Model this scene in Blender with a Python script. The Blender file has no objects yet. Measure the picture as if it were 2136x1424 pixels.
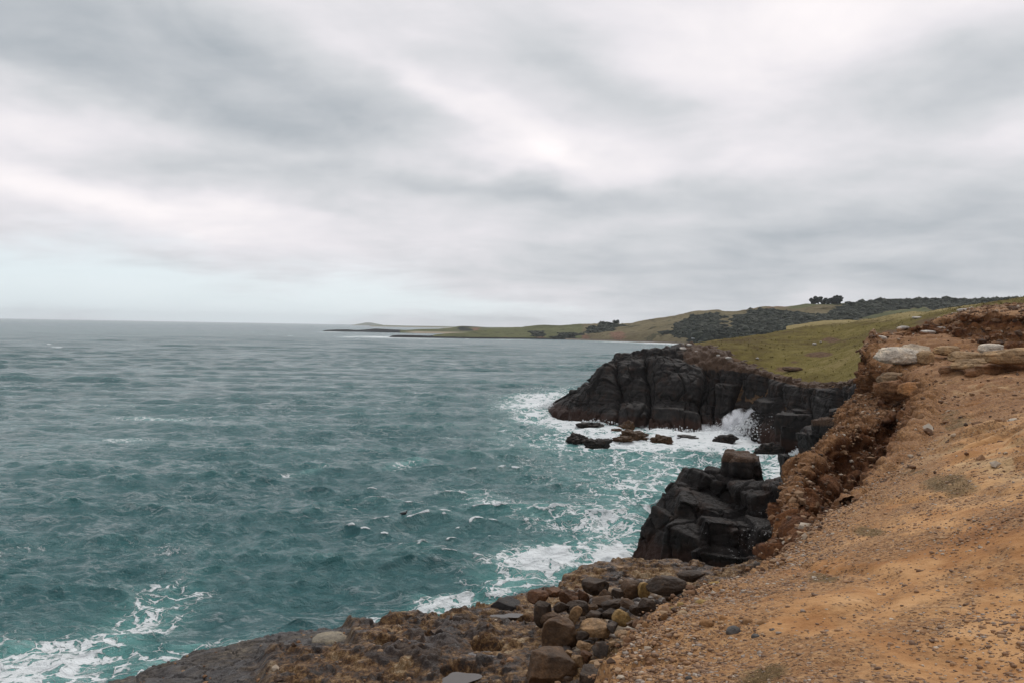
import bpy, bmesh, math, random
import numpy as np
from mathutils import Matrix, Vector
R = math.radians
rng = np.random.RandomState(7)
C = bpy.context.scene.collection
scene = bpy.context.scene

# ------------------------------------------------------------------ camera
H = 12.0                      # eye height above the sea
FPX = 1724.0                  # focal length in pixels of the 2136 px wide photograph
PITCH, ROLL = R(0.98), R(0.99)
fw = np.array([0, math.cos(PITCH), -math.sin(PITCH)])
rt = np.array([math.cos(ROLL), 0, math.sin(ROLL)])
rt = rt - fw*np.dot(rt, fw); rt /= np.linalg.norm(rt)
up = np.cross(rt, fw)
cam_d = bpy.data.cameras.new("camera"); cam = bpy.data.objects.new("camera", cam_d); C.objects.link(cam)
cam_d.sensor_width = 36.0; cam_d.lens = 36.0*FPX/2136.0
cam_d.clip_start = 0.1; cam_d.clip_end = 80000
cam.matrix_world = Matrix(((rt[0], up[0], -fw[0], 0), (rt[1], up[1], -fw[1], 0), (rt[2], up[2], -fw[2], H), (0, 0, 0, 1)))
scene.camera = cam
CAM = np.array([0, 0, H])

def ray(px, py):
    px = np.asarray(px, float); py = np.asarray(py, float)
    a = (px-1068.0)/FPX; b = -(py-712.0)/FPX
    return fw + a[..., None]*rt + b[..., None]*up
def PD(px, py, d):                      # surveyed point: direction and distance ahead
    r = ray(px, py); return CAM + r*(np.asarray(d, float)/r[..., 1])[..., None]
def PZ(px, py, z):                      # surveyed point: direction and height
    r = ray(px, py); return CAM + r*((np.asarray(z, float)-H)/r[..., 2])[..., None]
def SEEN(P):                            # survey coordinates of world points
    v = P-CAM; w = v@fw
    return 1068+FPX*(v@rt)/w, 712-FPX*(v@up)/w

# ------------------------------------------------------------------ shader helpers
class NT:
    def __init__(s, tree): s.t = tree; s.n = tree.nodes; s.l = tree.links
    def new(s, typ, **kw):
        n = s.n.new(typ)
        for k, v in kw.items(): setattr(n, k, v)
        return n
    def put(s, sock, v):
        if v is None: return
        if isinstance(v, bpy.types.NodeSocket): s.l.new(v, sock)
        else:
            if hasattr(sock.default_value, '__len__') and not hasattr(v, '__len__'): v = (v, v, v)
            if sock.type == 'RGBA' and len(v) == 3: v = (*v, 1)
            sock.default_value = v
    def m(s, op, a, b=None, c=None, clamp=False):
        n = s.new('ShaderNodeMath', operation=op, use_clamp=clamp)
        for i, v in enumerate((a, b, c)): s.put(n.inputs[i], v)
        return n.outputs[0]
    def v(s, op, a, b=None):
        n = s.new('ShaderNodeVectorMath', operation=op)
        s.put(n.inputs[0], a); s.put(n.inputs[1], b)
        return n.outputs[0]
    def scale(s, a, k):
        n = s.new('ShaderNodeVectorMath', operation='SCALE'); s.put(n.inputs[0], a); s.put(n.inputs['Scale'], k); return n.outputs[0]
    def xyz(s, x, y, z):
        n = s.new('ShaderNodeCombineXYZ')
        for i, v in enumerate((x, y, z)): s.put(n.inputs[i], v)
        return n.outputs[0]
    def sep(s, a):
        n = s.new('ShaderNodeSeparateXYZ'); s.put(n.inputs[0], a); return n.outputs
    def noise(s, vec, sc, det=4, ro=.55, dist=0, col=False):
        n = s.new('ShaderNodeTexNoise'); s.put(n.inputs['Vector'], vec)
        n.inputs['Scale'].default_value = sc; n.inputs['Detail'].default_value = det
        n.inputs['Roughness'].default_value = ro; n.inputs['Distortion'].default_value = dist
        return n.outputs['Color' if col else 0]
    def vor(s, vec, sc, feat='F1', out=0, rnd=1):
        n = s.new('ShaderNodeTexVoronoi', feature=feat); s.put(n.inputs['Vector'], vec)
        n.inputs['Scale'].default_value = sc; n.inputs['Randomness'].default_value = rnd
        return n.outputs[out]
    def ss(s, x, a, b, lo=0., hi=1.):
        n = s.new('ShaderNodeMapRange', interpolation_type='SMOOTHSTEP'); s.put(n.inputs[0], x)
        for i, v in enumerate((a, b, lo, hi)): s.put(n.inputs[i+1], v)
        return n.outputs[0]
    def mix(s, f, a, b, blend='MIX'):
        n = s.new('ShaderNodeMix', data_type='RGBA', blend_type=blend)
        s.put(n.inputs[0], f); s.put(n.inputs[6], a); s.put(n.inputs[7], b)
        return n.outputs[2]
    def ramp(s, x, stops):
        n = s.new('ShaderNodeValToRGB'); e = n.color_ramp.elements
        while len(e) < len(stops): e.new(.5)
        for el, (p, c) in zip(e, stops): el.position = p; el.color = (*c, 1)
        s.put(n.inputs[0], x); return n.outputs[0]
    def attr(s, name): return s.new('ShaderNodeAttribute', attribute_name=name).outputs
    def bump(s, h, dist, strength=1, normal=None):
        n = s.new('ShaderNodeBump'); s.put(n.inputs['Height'], h)
        n.inputs['Distance'].default_value = dist; n.inputs['Strength'].default_value = strength
        if normal: s.l.new(normal, n.inputs['Normal'])
        return n.outputs[0]

def material(name):
    m = bpy.data.materials.new(name); m.use_nodes = True
    nt = NT(m.node_tree); b = m.node_tree.nodes['Principled BSDF']
    pos = nt.new('ShaderNodeNewGeometry').outputs['Position']
    return m, nt, b, pos

# ------------------------------------------------------------------ world: sky and cloud
SUN_EL, SUN_AZ = R(52), R(25)           # azimuth clockwise from the view direction
world = bpy.data.worlds.new("World"); scene.world = world; world.use_nodes = True
w = NT(world.node_tree); w.n.clear()
d = w.v('NORMALIZE', w.new('ShaderNodeTexCoord').outputs['Generated'])
dx, dy, dz = w.sep(d)
sky = w.new('ShaderNodeTexSky', sky_type='NISHITA', sun_disc=False)
sky.sun_elevation = SUN_EL; sky.sun_rotation = SUN_AZ; sky.air_density = 1.0; sky.dust_density = 1.5
bg1 = w.new('ShaderNodeBackground'); w.l.new(sky.outputs[0], bg1.inputs[0]); bg1.inputs[1].default_value = 0.10
az = w.m('ARCTAN2', dx, dy); el = w.m('ARCSINE', dz)
zc = w.m('ADD', w.m('MAXIMUM', dz, 0.0), 0.15)
proj = w.xyz(w.m('DIVIDE', dx, zc), w.m('DIVIDE', dy, zc), 3.3)
n1 = w.noise(proj, 0.62, 3, .5, .3)
n2 = w.noise(w.v('MULTIPLY', proj, (1.0, 1.2, 1)), 1.5, 9, .55, .3)
wn = w.noise(w.v('MULTIPLY', d, (1, 1, 2.2)), 5.0, 4, .55, 0, True)
wx, wy, wz = w.sep(wn)
azw = w.m('ADD', az, w.m('MULTIPLY', w.m('SUBTRACT', wx, .5), .26))
elw = w.m('ADD', el, w.m('MULTIPLY', w.m('SUBTRACT', wy, .5), .085))
def gauss(px, py, sx, sy, ang, amp):
    a0 = (px-1068)/FPX; e0 = (683+(px-1068)*.0173-py)/FPX
    ca, sa = math.cos(R(ang)), math.sin(R(ang))
    u = w.m('SUBTRACT', azw, math.atan(a0)); v = w.m('SUBTRACT', elw, math.atan(e0))
    p = w.m('ADD', w.m('MULTIPLY', u, ca*FPX/sx), w.m('MULTIPLY', v, sa*FPX/sx))
    q = w.m('ADD', w.m('MULTIPLY', u, -sa*FPX/sy), w.m('MULTIPLY', v, ca*FPX/sy))
    r2 = w.m('ADD', w.m('MULTIPLY', p, p), w.m('MULTIPLY', q, q))
    return w.m('MULTIPLY', w.m('EXPONENT', w.m('MULTIPLY', r2, -1.0)), amp*.92)
LUMPS = [(180, 130, 480, 110, -4, -.32), (480, 90, 330, 70, -10, -.12), (820, 250, 220, 70, -8, -.16), (640, 140, 230, 45, -22, .14),
         (950, 215, 330, 42, -24, .26), (1120, 335, 330, 48, -4, .24), (60, 310, 220, 45, -5, .18),
         (80, 430, 330, 38, -4, .30), (560, 390, 230, 55, -6, -.08), (820, 390, 420, 25, -4, -.10),
         (1250, 400, 480, 34, 0, -.15), (1250, 180, 260, 70, -30, -.16), (1560, 80, 420, 130, 0, .24), (1580, 330, 230, 60, 0, .18),
         (2040, 230, 190, 110, 30, -.16), (2060, 60, 240, 80, 0, .12), (2100, 330, 110, 40, 20, .12), (1800, 480, 480, 55, 0, -.22),
         (1850, 590, 620, 60, 0, -.22), (1250, 520, 330, 40, 0, -.04), (500, 480, 420, 40, -3, .16), (1000, 600, 420, 60, 0, .06), (330, 250, 330, 40, -8, -.14), (900, 60, 240, 50, 0, .10)]
L = w.m('ADD', w.m('MULTIPLY', w.m('SUBTRACT', n1, .5), .28), w.m('ADD', w.m('MULTIPLY', w.m('SUBTRACT', n2, .5), .43), w.m('MULTIPLY', w.m('SUBTRACT', w.noise(w.v('MULTIPLY', d, (1, 1, 2.0)), 6.0, 8, .56, .6), .5), .32)))
L = w.m('ADD', L, .61)
for g in LUMPS: L = w.m('ADD', L, gauss(*g))
cloud = w.ramp(L, [(0.0, (.22, .25, .285)), (.30, (.36, .395, .43)), (.52, (.555, .57, .595)), (.72, (.72, .70, .73)), (1.0, (.91, .86, .865))])
gap = w.m('ADD', gauss(150, 600, 700, 92, -1, 1.05), gauss(850, 645, 560, 40, 0, .50))
gap = w.ss(w.m('ADD', gap, w.m('MULTIPLY', w.m('SUBTRACT', n2, .5), .9)), .18, .92)
cloud = w.mix(w.m('MULTIPLY', gap, .80), cloud, (.745, .845, .89))
bg2 = w.new('ShaderNodeBackground'); w.l.new(cloud, bg2.inputs[0]); bg2.inputs[1].default_value = 1.0
cover = w.m('SUBTRACT', 1.0, w.m('MULTIPLY', gap, .12))
ms = w.new('ShaderNodeMixShader'); w.l.new(cover, ms.inputs[0]); w.l.new(bg1.outputs[0], ms.inputs[1]); w.l.new(bg2.outputs[0], ms.inputs[2])
w.l.new(ms.outputs[0], w.new('ShaderNodeOutputWorld').inputs[0])

sun_d = bpy.data.lights.new("sun", 'SUN'); sun_d.energy = 1.3; sun_d.angle = R(14); sun_d.color = (1, .965, .92)
sun = bpy.data.objects.new("sun", sun_d); C.objects.link(sun); sun.location = (0, 0, 200)
sd = Vector((math.sin(SUN_AZ)*math.cos(SUN_EL), math.cos(SUN_AZ)*math.cos(SUN_EL), math.sin(SUN_EL)))
sun.rotation_euler = sd.to_track_quat('Z', 'Y').to_euler()
vs = scene.view_settings; vs.view_transform = 'Standard'; vs.look = 'None'; vs.exposure = 0.22; vs.gamma = 1; vs.use_curve_mapping = False

# ------------------------------------------------------------------ numpy noise
def _h(ix, iy, iz, seed):
    n = (ix.astype(np.uint32)*np.uint32(374761393)) ^ (iy.astype(np.uint32)*np.uint32(668265263)) ^ (iz.astype(np.uint32)*np.uint32(2147483647-58)) ^ np.uint32((seed*362437+12345) & 0xffffffff)
    n = (n ^ (n >> np.uint32(13)))*np.uint32(1274126177); n = (n ^ (n >> np.uint32(16)))*np.uint32(2246822519)
    return ((n ^ (n >> np.uint32(15))) & np.uint32(0xffffff)).astype(np.float32)/np.float32(16777215)
def vnoise(P, seed=0):
    P = P.astype(np.float64); f = np.floor(P); i = f.astype(np.int64); t = (P-f).astype(np.float32)
    t = t*t*t*(t*(t*6-15)+10); x, y, z = i[..., 0], i[..., 1], i[..., 2]; r = 0
    for a in (0, 1):
        wa = t[..., 0] if a else 1-t[..., 0]
        for b in (0, 1):
            wb = wa*(t[..., 1] if b else 1-t[..., 1])
            for c in (0, 1):
                r = r+wb*(t[..., 2] if c else 1-t[..., 2])*_h(x+a, y+b, z+c, seed)
    return r*2-1
_M = np.array([[.0, .8, .6], [-.8, .36, -.48], [-.6, -.48, .64]])
def fbm(P, oct=5, seed=0, gain=.5, ridged=False):
    P = np.asarray(P, float); a = 1.; s = 0; tot = 0
    for k in range(oct):
        n = vnoise(P, seed+k)
        if ridged: n = 1-2*np.abs(n)
        s = s+a*n; tot += a; a *= gain; P = (P@_M.T)*2.03+3.17
    return s/tot
def worley(P, seed=0):
    P = np.asarray(P, float); i0 = np.floor(P).astype(np.int64)
    f1 = np.full(P.shape[:-1], 9., np.float32); f2 = f1.copy(); idv = f1*0
    for a in (-1, 0, 1):
        for b in (-1, 0, 1):
            for c in (-1, 0, 1):
                q = i0+np.array([a, b, c]); x, y, z = q[..., 0], q[..., 1], q[..., 2]
                dd = (x+_h(x, y, z, seed)-P[..., 0])**2+(y+_h(x, y, z, seed+1)-P[..., 1])**2+(z+_h(x, y, z, seed+2)-P[..., 2])**2
                dd = dd.astype(np.float32); near = dd < f1
                f2 = np.where(near, f1, np.minimum(f2, dd)); idv = np.where(near, _h(x, y, z, seed+3), idv); f1 = np.where(near, dd, f1)
    return np.sqrt(f1), np.sqrt(f2), idv
def sstep(x, a, b):
    t = np.clip((x-a)/(b-a), 0, 1); return t*t*(3-2*t)

# ------------------------------------------------------------------ mesh helpers
def tag(o, label=None, cat=None, group=None, kind=None):
    if label: o['label'] = label
    if cat: o['category'] = cat
    if group: o['group'] = group
    if kind: o['kind'] = kind
    return o
def mesh_np(name, V, F, mat, attrs=None, smooth=True, loc=None, parent=None):
    me = bpy.data.meshes.new(name); V = np.asarray(V, np.float32).reshape(-1, 3); F = np.asarray(F, np.int32); k = F.shape[1]
    if loc is not None: V = V-np.asarray(loc, np.float32)
    me.vertices.add(len(V)); me.vertices.foreach_set('co', V.ravel())
    me.loops.add(F.size); me.loops.foreach_set('vertex_index', F.ravel())
    me.polygons.add(len(F)); me.polygons.foreach_set('loop_start', np.arange(0, F.size, k, dtype=np.int32))
    me.polygons.foreach_set('loop_total', np.full(len(F), k, np.int32))
    me.polygons.foreach_set('use_smooth', np.full(len(F), smooth, bool))
    me.update(); me.validate()
    for an, av in (attrs or {}).items():
        me.attributes.new(an, 'FLOAT', 'POINT').data.foreach_set('value', np.asarray(av, np.float32).ravel())
    me.materials.append(mat); o = bpy.data.objects.new(name, me); C.objects.link(o)
    if loc is not None: o.location = loc
    if parent is not None: o.parent = parent
    return o
def grid_faces(nv, nu, keep=None):
    i = np.arange(nv*nu).reshape(nv, nu)
    F = np.stack([i[:-1, :-1], i[:-1, 1:], i[1:, 1:], i[1:, :-1]], -1).reshape(-1, 4)
    if keep is not None:
        kk = keep.ravel(); F = F[kk[F].any(1)]
    return F
def compact(V, F, attrs):
    V = V.reshape(-1, 3); used = np.zeros(len(V), bool); used[F] = True; idx = np.cumsum(used)-1
    return V[used], idx[F], {k: np.asarray(v).ravel()[used] for k, v in attrs.items()}
def grid_obj(name, V, mat, attrs=None, keep=None, flip=False):
    nv, nu = V.shape[:2]; F = grid_faces(nv, nu, keep)
    if flip: F = F[:, ::-1]
    V2, F2, A2 = compact(V, F, attrs or {})
    return mesh_np(name, V2, F2, mat, A2)
def crom(P, n, t=None):
    P = np.asarray(P, float); k = len(P)
    if t is None: t = np.linspace(0, k-1, n)
    i = np.clip(np.floor(t).astype(int), 0, k-2); u = (t-i)[:, None]
    E = np.concatenate([2*P[:1]-P[1:2], P, 2*P[-1:]-P[-2:-1]]).reshape(k+2, -1)
    a, b, c, dd = E[i], E[i+1], E[i+2], E[i+3]
    r = .5*((2*b)+(-a+c)*u+(2*a-5*b+4*c-dd)*u*u+(-a+3*b-3*c+dd)*u**3)
    return r.reshape((len(t),)+P.shape[1:])
def loft(rows, nu, nv, tv=None):
    G = np.stack([np.asarray(r, float) for r in rows])           # rows x stations x 3
    mid = G[len(G)//2]; L = np.r_[0, np.cumsum(np.linalg.norm(np.diff(mid, axis=0), axis=1))]
    tu = np.interp(np.linspace(0, L[-1], nu), L, np.arange(len(L)))
    A = np.stack([crom(r, nu, tu) for r in G])                   # rows x nu x 3
    if tv is None:
        m2 = A.mean(1); Lv = np.r_[0, np.cumsum(np.linalg.norm(np.diff(A, axis=0), axis=2).mean(1))]
        tv = np.interp(np.linspace(0, Lv[-1], nv), Lv, np.arange(len(Lv)))
    return crom(A, nv, tv), tu, tv
def normals(V):
    du = np.gradient(V, axis=1); dv = np.gradient(V, axis=0); n = np.cross(du, dv)
    return n/np.maximum(np.linalg.norm(n, axis=-1, keepdims=True), 1e-9)
class TPS:
    def __init__(s, P, reg=1e-4):
        P = np.asarray(P, float); s.c = P[:, :2]; n = len(P)
        K = s.k(np.linalg.norm(s.c[:, None]-s.c[None], axis=-1))+reg*np.eye(n)
        Q = np.c_[np.ones(n), s.c]; A = np.block([[K, Q], [Q.T, np.zeros((3, 3))]])
        s.w = np.linalg.solve(A, np.r_[P[:, 2], 0, 0, 0])
    def k(s, r): return np.where(r > 0, r*r*np.log(np.maximum(r, 1e-9)), 0)
    def __call__(s, X, Y):
        sh = X.shape; X = X.ravel(); Y = Y.ravel(); z = s.w[-3]+s.w[-2]*X+s.w[-1]*Y
        for (cx, cy), wt in zip(s.c, s.w): z = z+wt*s.k(np.hypot(X-cx, Y-cy))
        return z.reshape(sh)
def inpoly(X, Y, P):
    r = np.zeros(X.shape, bool); n = len(P)
    for i in range(n):
        x1, y1 = P[i][:2]; x2, y2 = P[(i+1) % n][:2]
        c = (y1 > Y) != (y2 > Y)
        r ^= c & (X < (x2-x1)*(Y-y1)/((y2-y1) if y2 != y1 else 1e-12)+x1)
    return r
def segdist(X, Y, P):
    r = np.full(X.shape, 1e9)
    for (x1, y1), (x2, y2) in zip([p[:2] for p in P[:-1]], [p[:2] for p in P[1:]]):
        ex, ey = x2-x1, y2-y1; t = np.clip(((X-x1)*ex+(Y-y1)*ey)/(ex*ex+ey*ey+1e-12), 0, 1)
        r = np.minimum(r, np.hypot(X-x1-t*ex, Y-y1-t*ey))
    return r
def polar(a0, a1, na, dists):
    a = np.linspace(R(a0), R(a1), na); D, A = np.meshgrid(dists, a, indexing='ij')
    return D*np.sin(A), D*np.cos(A)
def catmull(P, m=8): return crom(np.asarray(P, float), (len(P)-1)*m+1)

# ------------------------------------------------------------------ materials
def rock_black():
    m, nt, b, p = material("wet_black_rock")
    n1 = nt.noise(p, .8, 6, .6); n2 = nt.noise(nt.v('MULTIPLY', p, (1, 1, .35)), 2.3, 6, .6); n3 = nt.noise(p, 14, 5, .65)
    c = nt.ramp(n2, [(.25, (.008, .0070, .0068)), (.5, (.017, .0148, .0138)), (.75, (.038, .032, .028))])
    c = nt.mix(nt.ss(n1, .50, .68, 0, .55), c, (.042, .023, .015))
    z = nt.sep(p)[2]; lo = nt.ss(nt.m('ADD', z, nt.m('MULTIPLY', n1, -1.6)), .9, .1)
    c = nt.mix(nt.m('MULTIPLY', lo, .8), c, (.036, .016, .010))
    rub = nt.attr('rub')[2]
    rc = nt.ramp(n3, [(.3, (.028, .017, .012)), (.55, (.085, .050, .031)), (.75, (.20, .135, .09))])
    c = nt.mix(nt.ss(nt.m('ADD', rub, nt.m('MULTIPLY', nt.m('SUBTRACT', n2, .5), .7)), .3, .6), c, rc)
    gu = nt.attr('guano')[2]; gn = nt.noise(nt.v('MULTIPLY', p, (1, 1, 1.8)), 5.5, 3, .55, 1.2)
    c = nt.mix(nt.m('MULTIPLY', nt.ss(gn, .655, .69), nt.ss(gu, .2, .7)), c, (.62, .62, .60))
    nt.l.new(c, b.inputs['Base Color']); nt.put(b.inputs['Roughness'], nt.ss(n3, .3, .7, .5, .8)); b.inputs['Specular IOR Level'].default_value = .16
    h = nt.m('ADD', nt.m('MULTIPLY', nt.noise(p, 3, 8, .65), .7), nt.m('MULTIPLY', n3, .3))
    nt.l.new(nt.bump(h, .22, .8), b.inputs['Normal']); return m
def rock_obj(name, rough=.6):
    m, nt, b, p = material(name)
    oi = nt.new('ShaderNodeObjectInfo'); oc = oi.outputs['Color']
    q = nt.v('ADD', p, nt.scale(nt.xyz(1, 2, 3), nt.m('MULTIPLY', oi.outputs['Random'], 40)))
    n1 = nt.noise(q, 2.2, 6, .6); n2 = nt.noise(q, 16, 5, .65)
    c = nt.mix(1, oc, nt.ramp(n1, [(.25, (.42, .40, .40)), (.5, (.95, .95, .95)), (.75, (1.55, 1.45, 1.3))]), 'MULTIPLY')
    c = nt.mix(1, c, nt.ramp(n2, [(.3, (.55, .55, .55)), (.55, (1.05, 1.05, 1.05)), (.75, (1.5, 1.5, 1.45))]), 'MULTIPLY')
    c = nt.mix(nt.ss(nt.noise(q, 4.5, 4, .6), .58, .7, 0, .5), c, nt.mix(.5, oc, (.23, .12, .045)))
    nt.l.new(c, b.inputs['Base Color']); b.inputs['Roughness'].default_value = rough; b.inputs['Specular IOR Level'].default_value = .22
    nt.l.new(nt.bump(nt.m('ADD', n1, nt.m('MULTIPLY', n2, .35)), .10, .75), b.inputs['Normal']); return m
def earth():
    m, nt, b, p = material("orange_earth")
    n1 = nt.noise(p, .55, 5, .6, .4); n2 = nt.noise(p, 2.6, 6, .62); n3 = nt.noise(p, 22, 5, .65)
    steep = nt.attr('steep')[2]; edge = nt.attr('edge')[2]; moss = nt.attr('moss')[2]
    c = nt.ramp(nt.m('ADD', nt.m('MULTIPLY', n1, .55), nt.m('MULTIPLY', n2, .45)), [(.30, (.19, .082, .029)), (.43, (.34, .160, .057)), (.54, (.50, .275, .118)), (.70, (.62, .395, .21))])
    gr = nt.ss(nt.m('ADD', nt.noise(p, 1.1, 5, .65, .6), nt.m('MULTIPLY', edge, .22)), .44, .58)
    c = nt.mix(nt.m('MULTIPLY', gr, .78), c, nt.ramp(n3, [(.3, (.12, .058, .024)), (.48, (.26, .135, .058)), (.7, (.48, .30, .15))]))
    up_ = nt.attr('upper')[2]; c = nt.mix(nt.m('MULTIPLY', up_, nt.ss(n2, .35, .62, .92, .35)), c, nt.ramp(n3, [(.3, (.085, .034, .012)), (.55, (.21, .092, .032)), (.72, (.33, .165, .066))]))
    cell = nt.new('ShaderNodeTexVoronoi'); nt.put(cell.inputs['Vector'], nt.v('ADD', p, nt.scale(nt.noise(p, 30, 2, .5, 0, True), .012))); cell.inputs['Scale'].default_value = 38
    peb = nt.m('MULTIPLY', nt.ss(cell.outputs[0], .42, .25), nt.ss(nt.m('ADD', nt.m('MULTIPLY', nt.sep(cell.outputs[1])[0], .6), nt.m('MULTIPLY', gr, .5)), .52, .60))
    pc = nt.ramp(nt.sep(cell.outputs[1])[1], [(0, (.07, .045, .035)), (.4, (.19, .105, .055)), (.7, (.34, .20, .11)), (1, (.34, .31, .28))])
    c = nt.mix(nt.m('MULTIPLY', peb, .8), c, pc)
    sc = nt.ramp(nt.m('ADD', nt.m('MULTIPLY', n2, .6), nt.m('MULTIPLY', n3, .4)), [(.3, (.030, .013, .007)), (.45, (.088, .034, .013)), (.58, (.175, .072, .026)), (.75, (.30, .155, .072))])  # iron-red steep soil, darkened to paint in the shade on the promontory face
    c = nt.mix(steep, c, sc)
    c = nt.mix(nt.m('MULTIPLY', nt.ss(nt.m('ADD', moss, nt.m('MULTIPLY', nt.m('SUBTRACT', n2, .5), 1.2)), .4, .75), .75), c, nt.ramp(n3, [(.3, (.06, .042, .02)), (.7, (.16, .12, .055))]))
    pl = nt.m('MULTIPLY', nt.attr('pale')[2], nt.ss(nt.noise(p, .8, 4, .6, 1.0), .47, .56))
    c = nt.mix(nt.m('MULTIPLY', pl, .7), c, nt.ramp(n2, [(.3, (.36, .22, .11)), (.7, (.55, .40, .22))]))
    nt.l.new(c, b.inputs['Base Color']); b.inputs['Roughness'].default_value = .9; b.inputs['Specular IOR Level'].default_value = .25
    h = nt.m('ADD', nt.m('MULTIPLY', n3, .5), nt.m('MULTIPLY', peb, .35)); h = nt.m('ADD', h, n2)
    nt.l.new(nt.bump(h, .055, .9), b.inputs['Normal']); return m
def shelf_mat():
    m, nt, b, p = material("shelf_rock")
    side = nt.attr('side')[2]; lum = nt.attr('lump')[2]
    n1 = nt.noise(p, .9, 6, .62, .5); n2 = nt.noise(nt.v('MULTIPLY', p, (1, 1.6, 1)), 3.2, 6, .65, .6); n3 = nt.noise(p, 17, 5, .65)
    k = nt.m('ADD', nt.m('MULTIPLY', n1, .5), nt.m('MULTIPLY', n2, .5))
    kk = nt.m('ADD', nt.m('MULTIPLY', k, .88), nt.m('MULTIPLY', n3, .12))
    brown = nt.ramp(kk, [(.38, (.016, .010, .008)), (.45, (.036, .022, .014)), (.50, (.10, .048, .017)), (.55, (.22, .130, .055)), (.63, (.36, .28, .18))])
    grey = nt.ramp(kk, [(.36, (.018, .015, .014)), (.47, (.045, .038, .035)), (.55, (.085, .072, .06)), (.64, (.19, .155, .11))])
    c = nt.mix(side, grey, brown)
    c = nt.mix(1, c, nt.ramp(n3, [(.3, (.5, .5, .5)), (.55, (1, 1, 1)), (.75, (1.5, 1.45, 1.4))]), 'MULTIPLY')
    c = nt.mix(nt.m('MULTIPLY', nt.ss(lum, .25, .6), .85), c, nt.ramp(n3, [(.3, (.018, .012, .010)), (.7, (.055, .038, .030))]))
    nt.l.new(c, b.inputs['Base Color'])
    nt.put(b.inputs['Roughness'], nt.ss(n1, .42, .60, .32, .75)); b.inputs['Specular IOR Level'].default_value = .3
    nt.l.new(nt.bump(nt.m('ADD', n2, nt.m('MULTIPLY', n3, .4)), .12, .8), b.inputs['Normal']); return m
def grass_mat():
    m, nt, b, p = material("headland_grass")
    n1 = nt.noise(p, .07, 5, .6, .4); n2 = nt.noise(p, .6, 6, .65); n3 = nt.noise(nt.v('MULTIPLY', p, (1, 1, 3)), 3.0, 5, .7)
    k = nt.m('ADD', nt.m('MULTIPLY', n1, .62), nt.m('ADD', nt.m('MULTIPLY', n2, .34), nt.m('MULTIPLY', n3, .18)))
    k = nt.m('SUBTRACT', k, .07)
    c = nt.ramp(k, [(.36, (.070, .046, .019)), (.45, (.105, .080, .024)), (.53, (.145, .118, .032)), (.64, (.215, .165, .068))])
    dry = nt.attr('dry')[2]; dirt = nt.attr('dirt')[2]
    c = nt.mix(nt.ss(nt.m('ADD', dry, nt.m('MULTIPLY', nt.m('SUBTRACT', n2, .5), .9)), .35, .75), c, nt.ramp(n3, [(.3, (.17, .135, .055)), (.7, (.33, .265, .125))]))
    c = nt.mix(nt.ss(nt.m('ADD', dirt, nt.m('MULTIPLY', nt.m('SUBTRACT', n2, .5), 1.2)), .4, .7), c, nt.ramp(n3, [(.3, (.05, .03, .018)), (.7, (.17, .105, .06))]))
    nt.l.new(c, b.inputs['Base Color']); b.inputs['Roughness'].default_value = .95; b.inputs['Specular IOR Level'].default_value = .1
    nt.l.new(nt.bump(nt.m('ADD', n3, n2), .22, .8), b.inputs['Normal']); return m
def hill_mat():
    m, nt, b, p = material("hill_pasture")
    n1 = nt.noise(p, .012, 6, .62, .6); n2 = nt.noise(p, .09, 6, .68); n3 = nt.noise(p, .5, 4, .65)
    gz = nt.attr('green')[2]; rk = nt.attr('rock')[2]; red = nt.attr('red')[2]; sand = nt.attr('sand')[2]; wd = nt.attr('wood')[2]
    k = nt.m('ADD', nt.m('MULTIPLY', n1, .5), nt.m('MULTIPLY', n2, .5))
    tan = nt.ramp(k, [(.35, (.085, .066, .036)), (.5, (.165, .135, .072)), (.65, (.24, .20, .115))])
    grn = nt.ramp(k, [(.35, (.070, .074, .034)), (.5, (.115, .122, .052)), (.65, (.155, .155, .075))])
    c = nt.mix(nt.ss(nt.m('ADD', gz, nt.m('MULTIPLY', nt.m('SUBTRACT', n1, .5), .6)), .35, .65), tan, grn)
    c = nt.mix(nt.m('MULTIPLY', nt.ss(n2, .52, .62), .75), c, (.035, .036, .019))
    c = nt.mix(nt.ss(nt.m('ADD', red, nt.m('MULTIPLY', nt.m('SUBTRACT', n2, .5), 1.6)), .45, .7), c, nt.ramp(n3, [(.3, (.10, .055, .035)), (.7, (.26, .15, .10))]))
    c = nt.mix(nt.ss(nt.m('ADD', rk, nt.m('MULTIPLY', nt.m('SUBTRACT', n2, .5), .8)), .4, .6), c, (.016, .015, .015))
    c = nt.mix(nt.ss(wd, .3, .6), c, (.014, .018, .012))
    c = nt.mix(sand, c, (.42, .34, .26))
    nt.l.new(c, b.inputs['Base Color']); b.inputs['Roughness'].default_value = .95; b.inputs['Specular IOR Level'].default_value = .1
    nt.l.new(nt.bump(nt.m('ADD', n3, nt.m('MULTIPLY', n2, 2)), 2.5, .7), b.inputs['Normal']); return m
def leaf_mat(name, lo, hi):
    m, nt, b, p = material(name); n = nt.noise(p, .35, 4, .6)
    nt.l.new(nt.ramp(n, [(.35, lo), (.65, hi)]), b.inputs['Base Color']); b.inputs['Roughness'].default_value = .8; b.inputs['Specular IOR Level'].default_value = .2
    return m
def plain(name, col, rough=.6):
    m, nt, b, p = material(name); n = nt.noise(p, 3, 4, .6)
    nt.l.new(nt.mix(n, [c*.75 for c in col], [min(1, c*1.2) for c in col]), b.inputs['Base Color']); b.inputs['Roughness'].default_value = rough; return m
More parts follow.
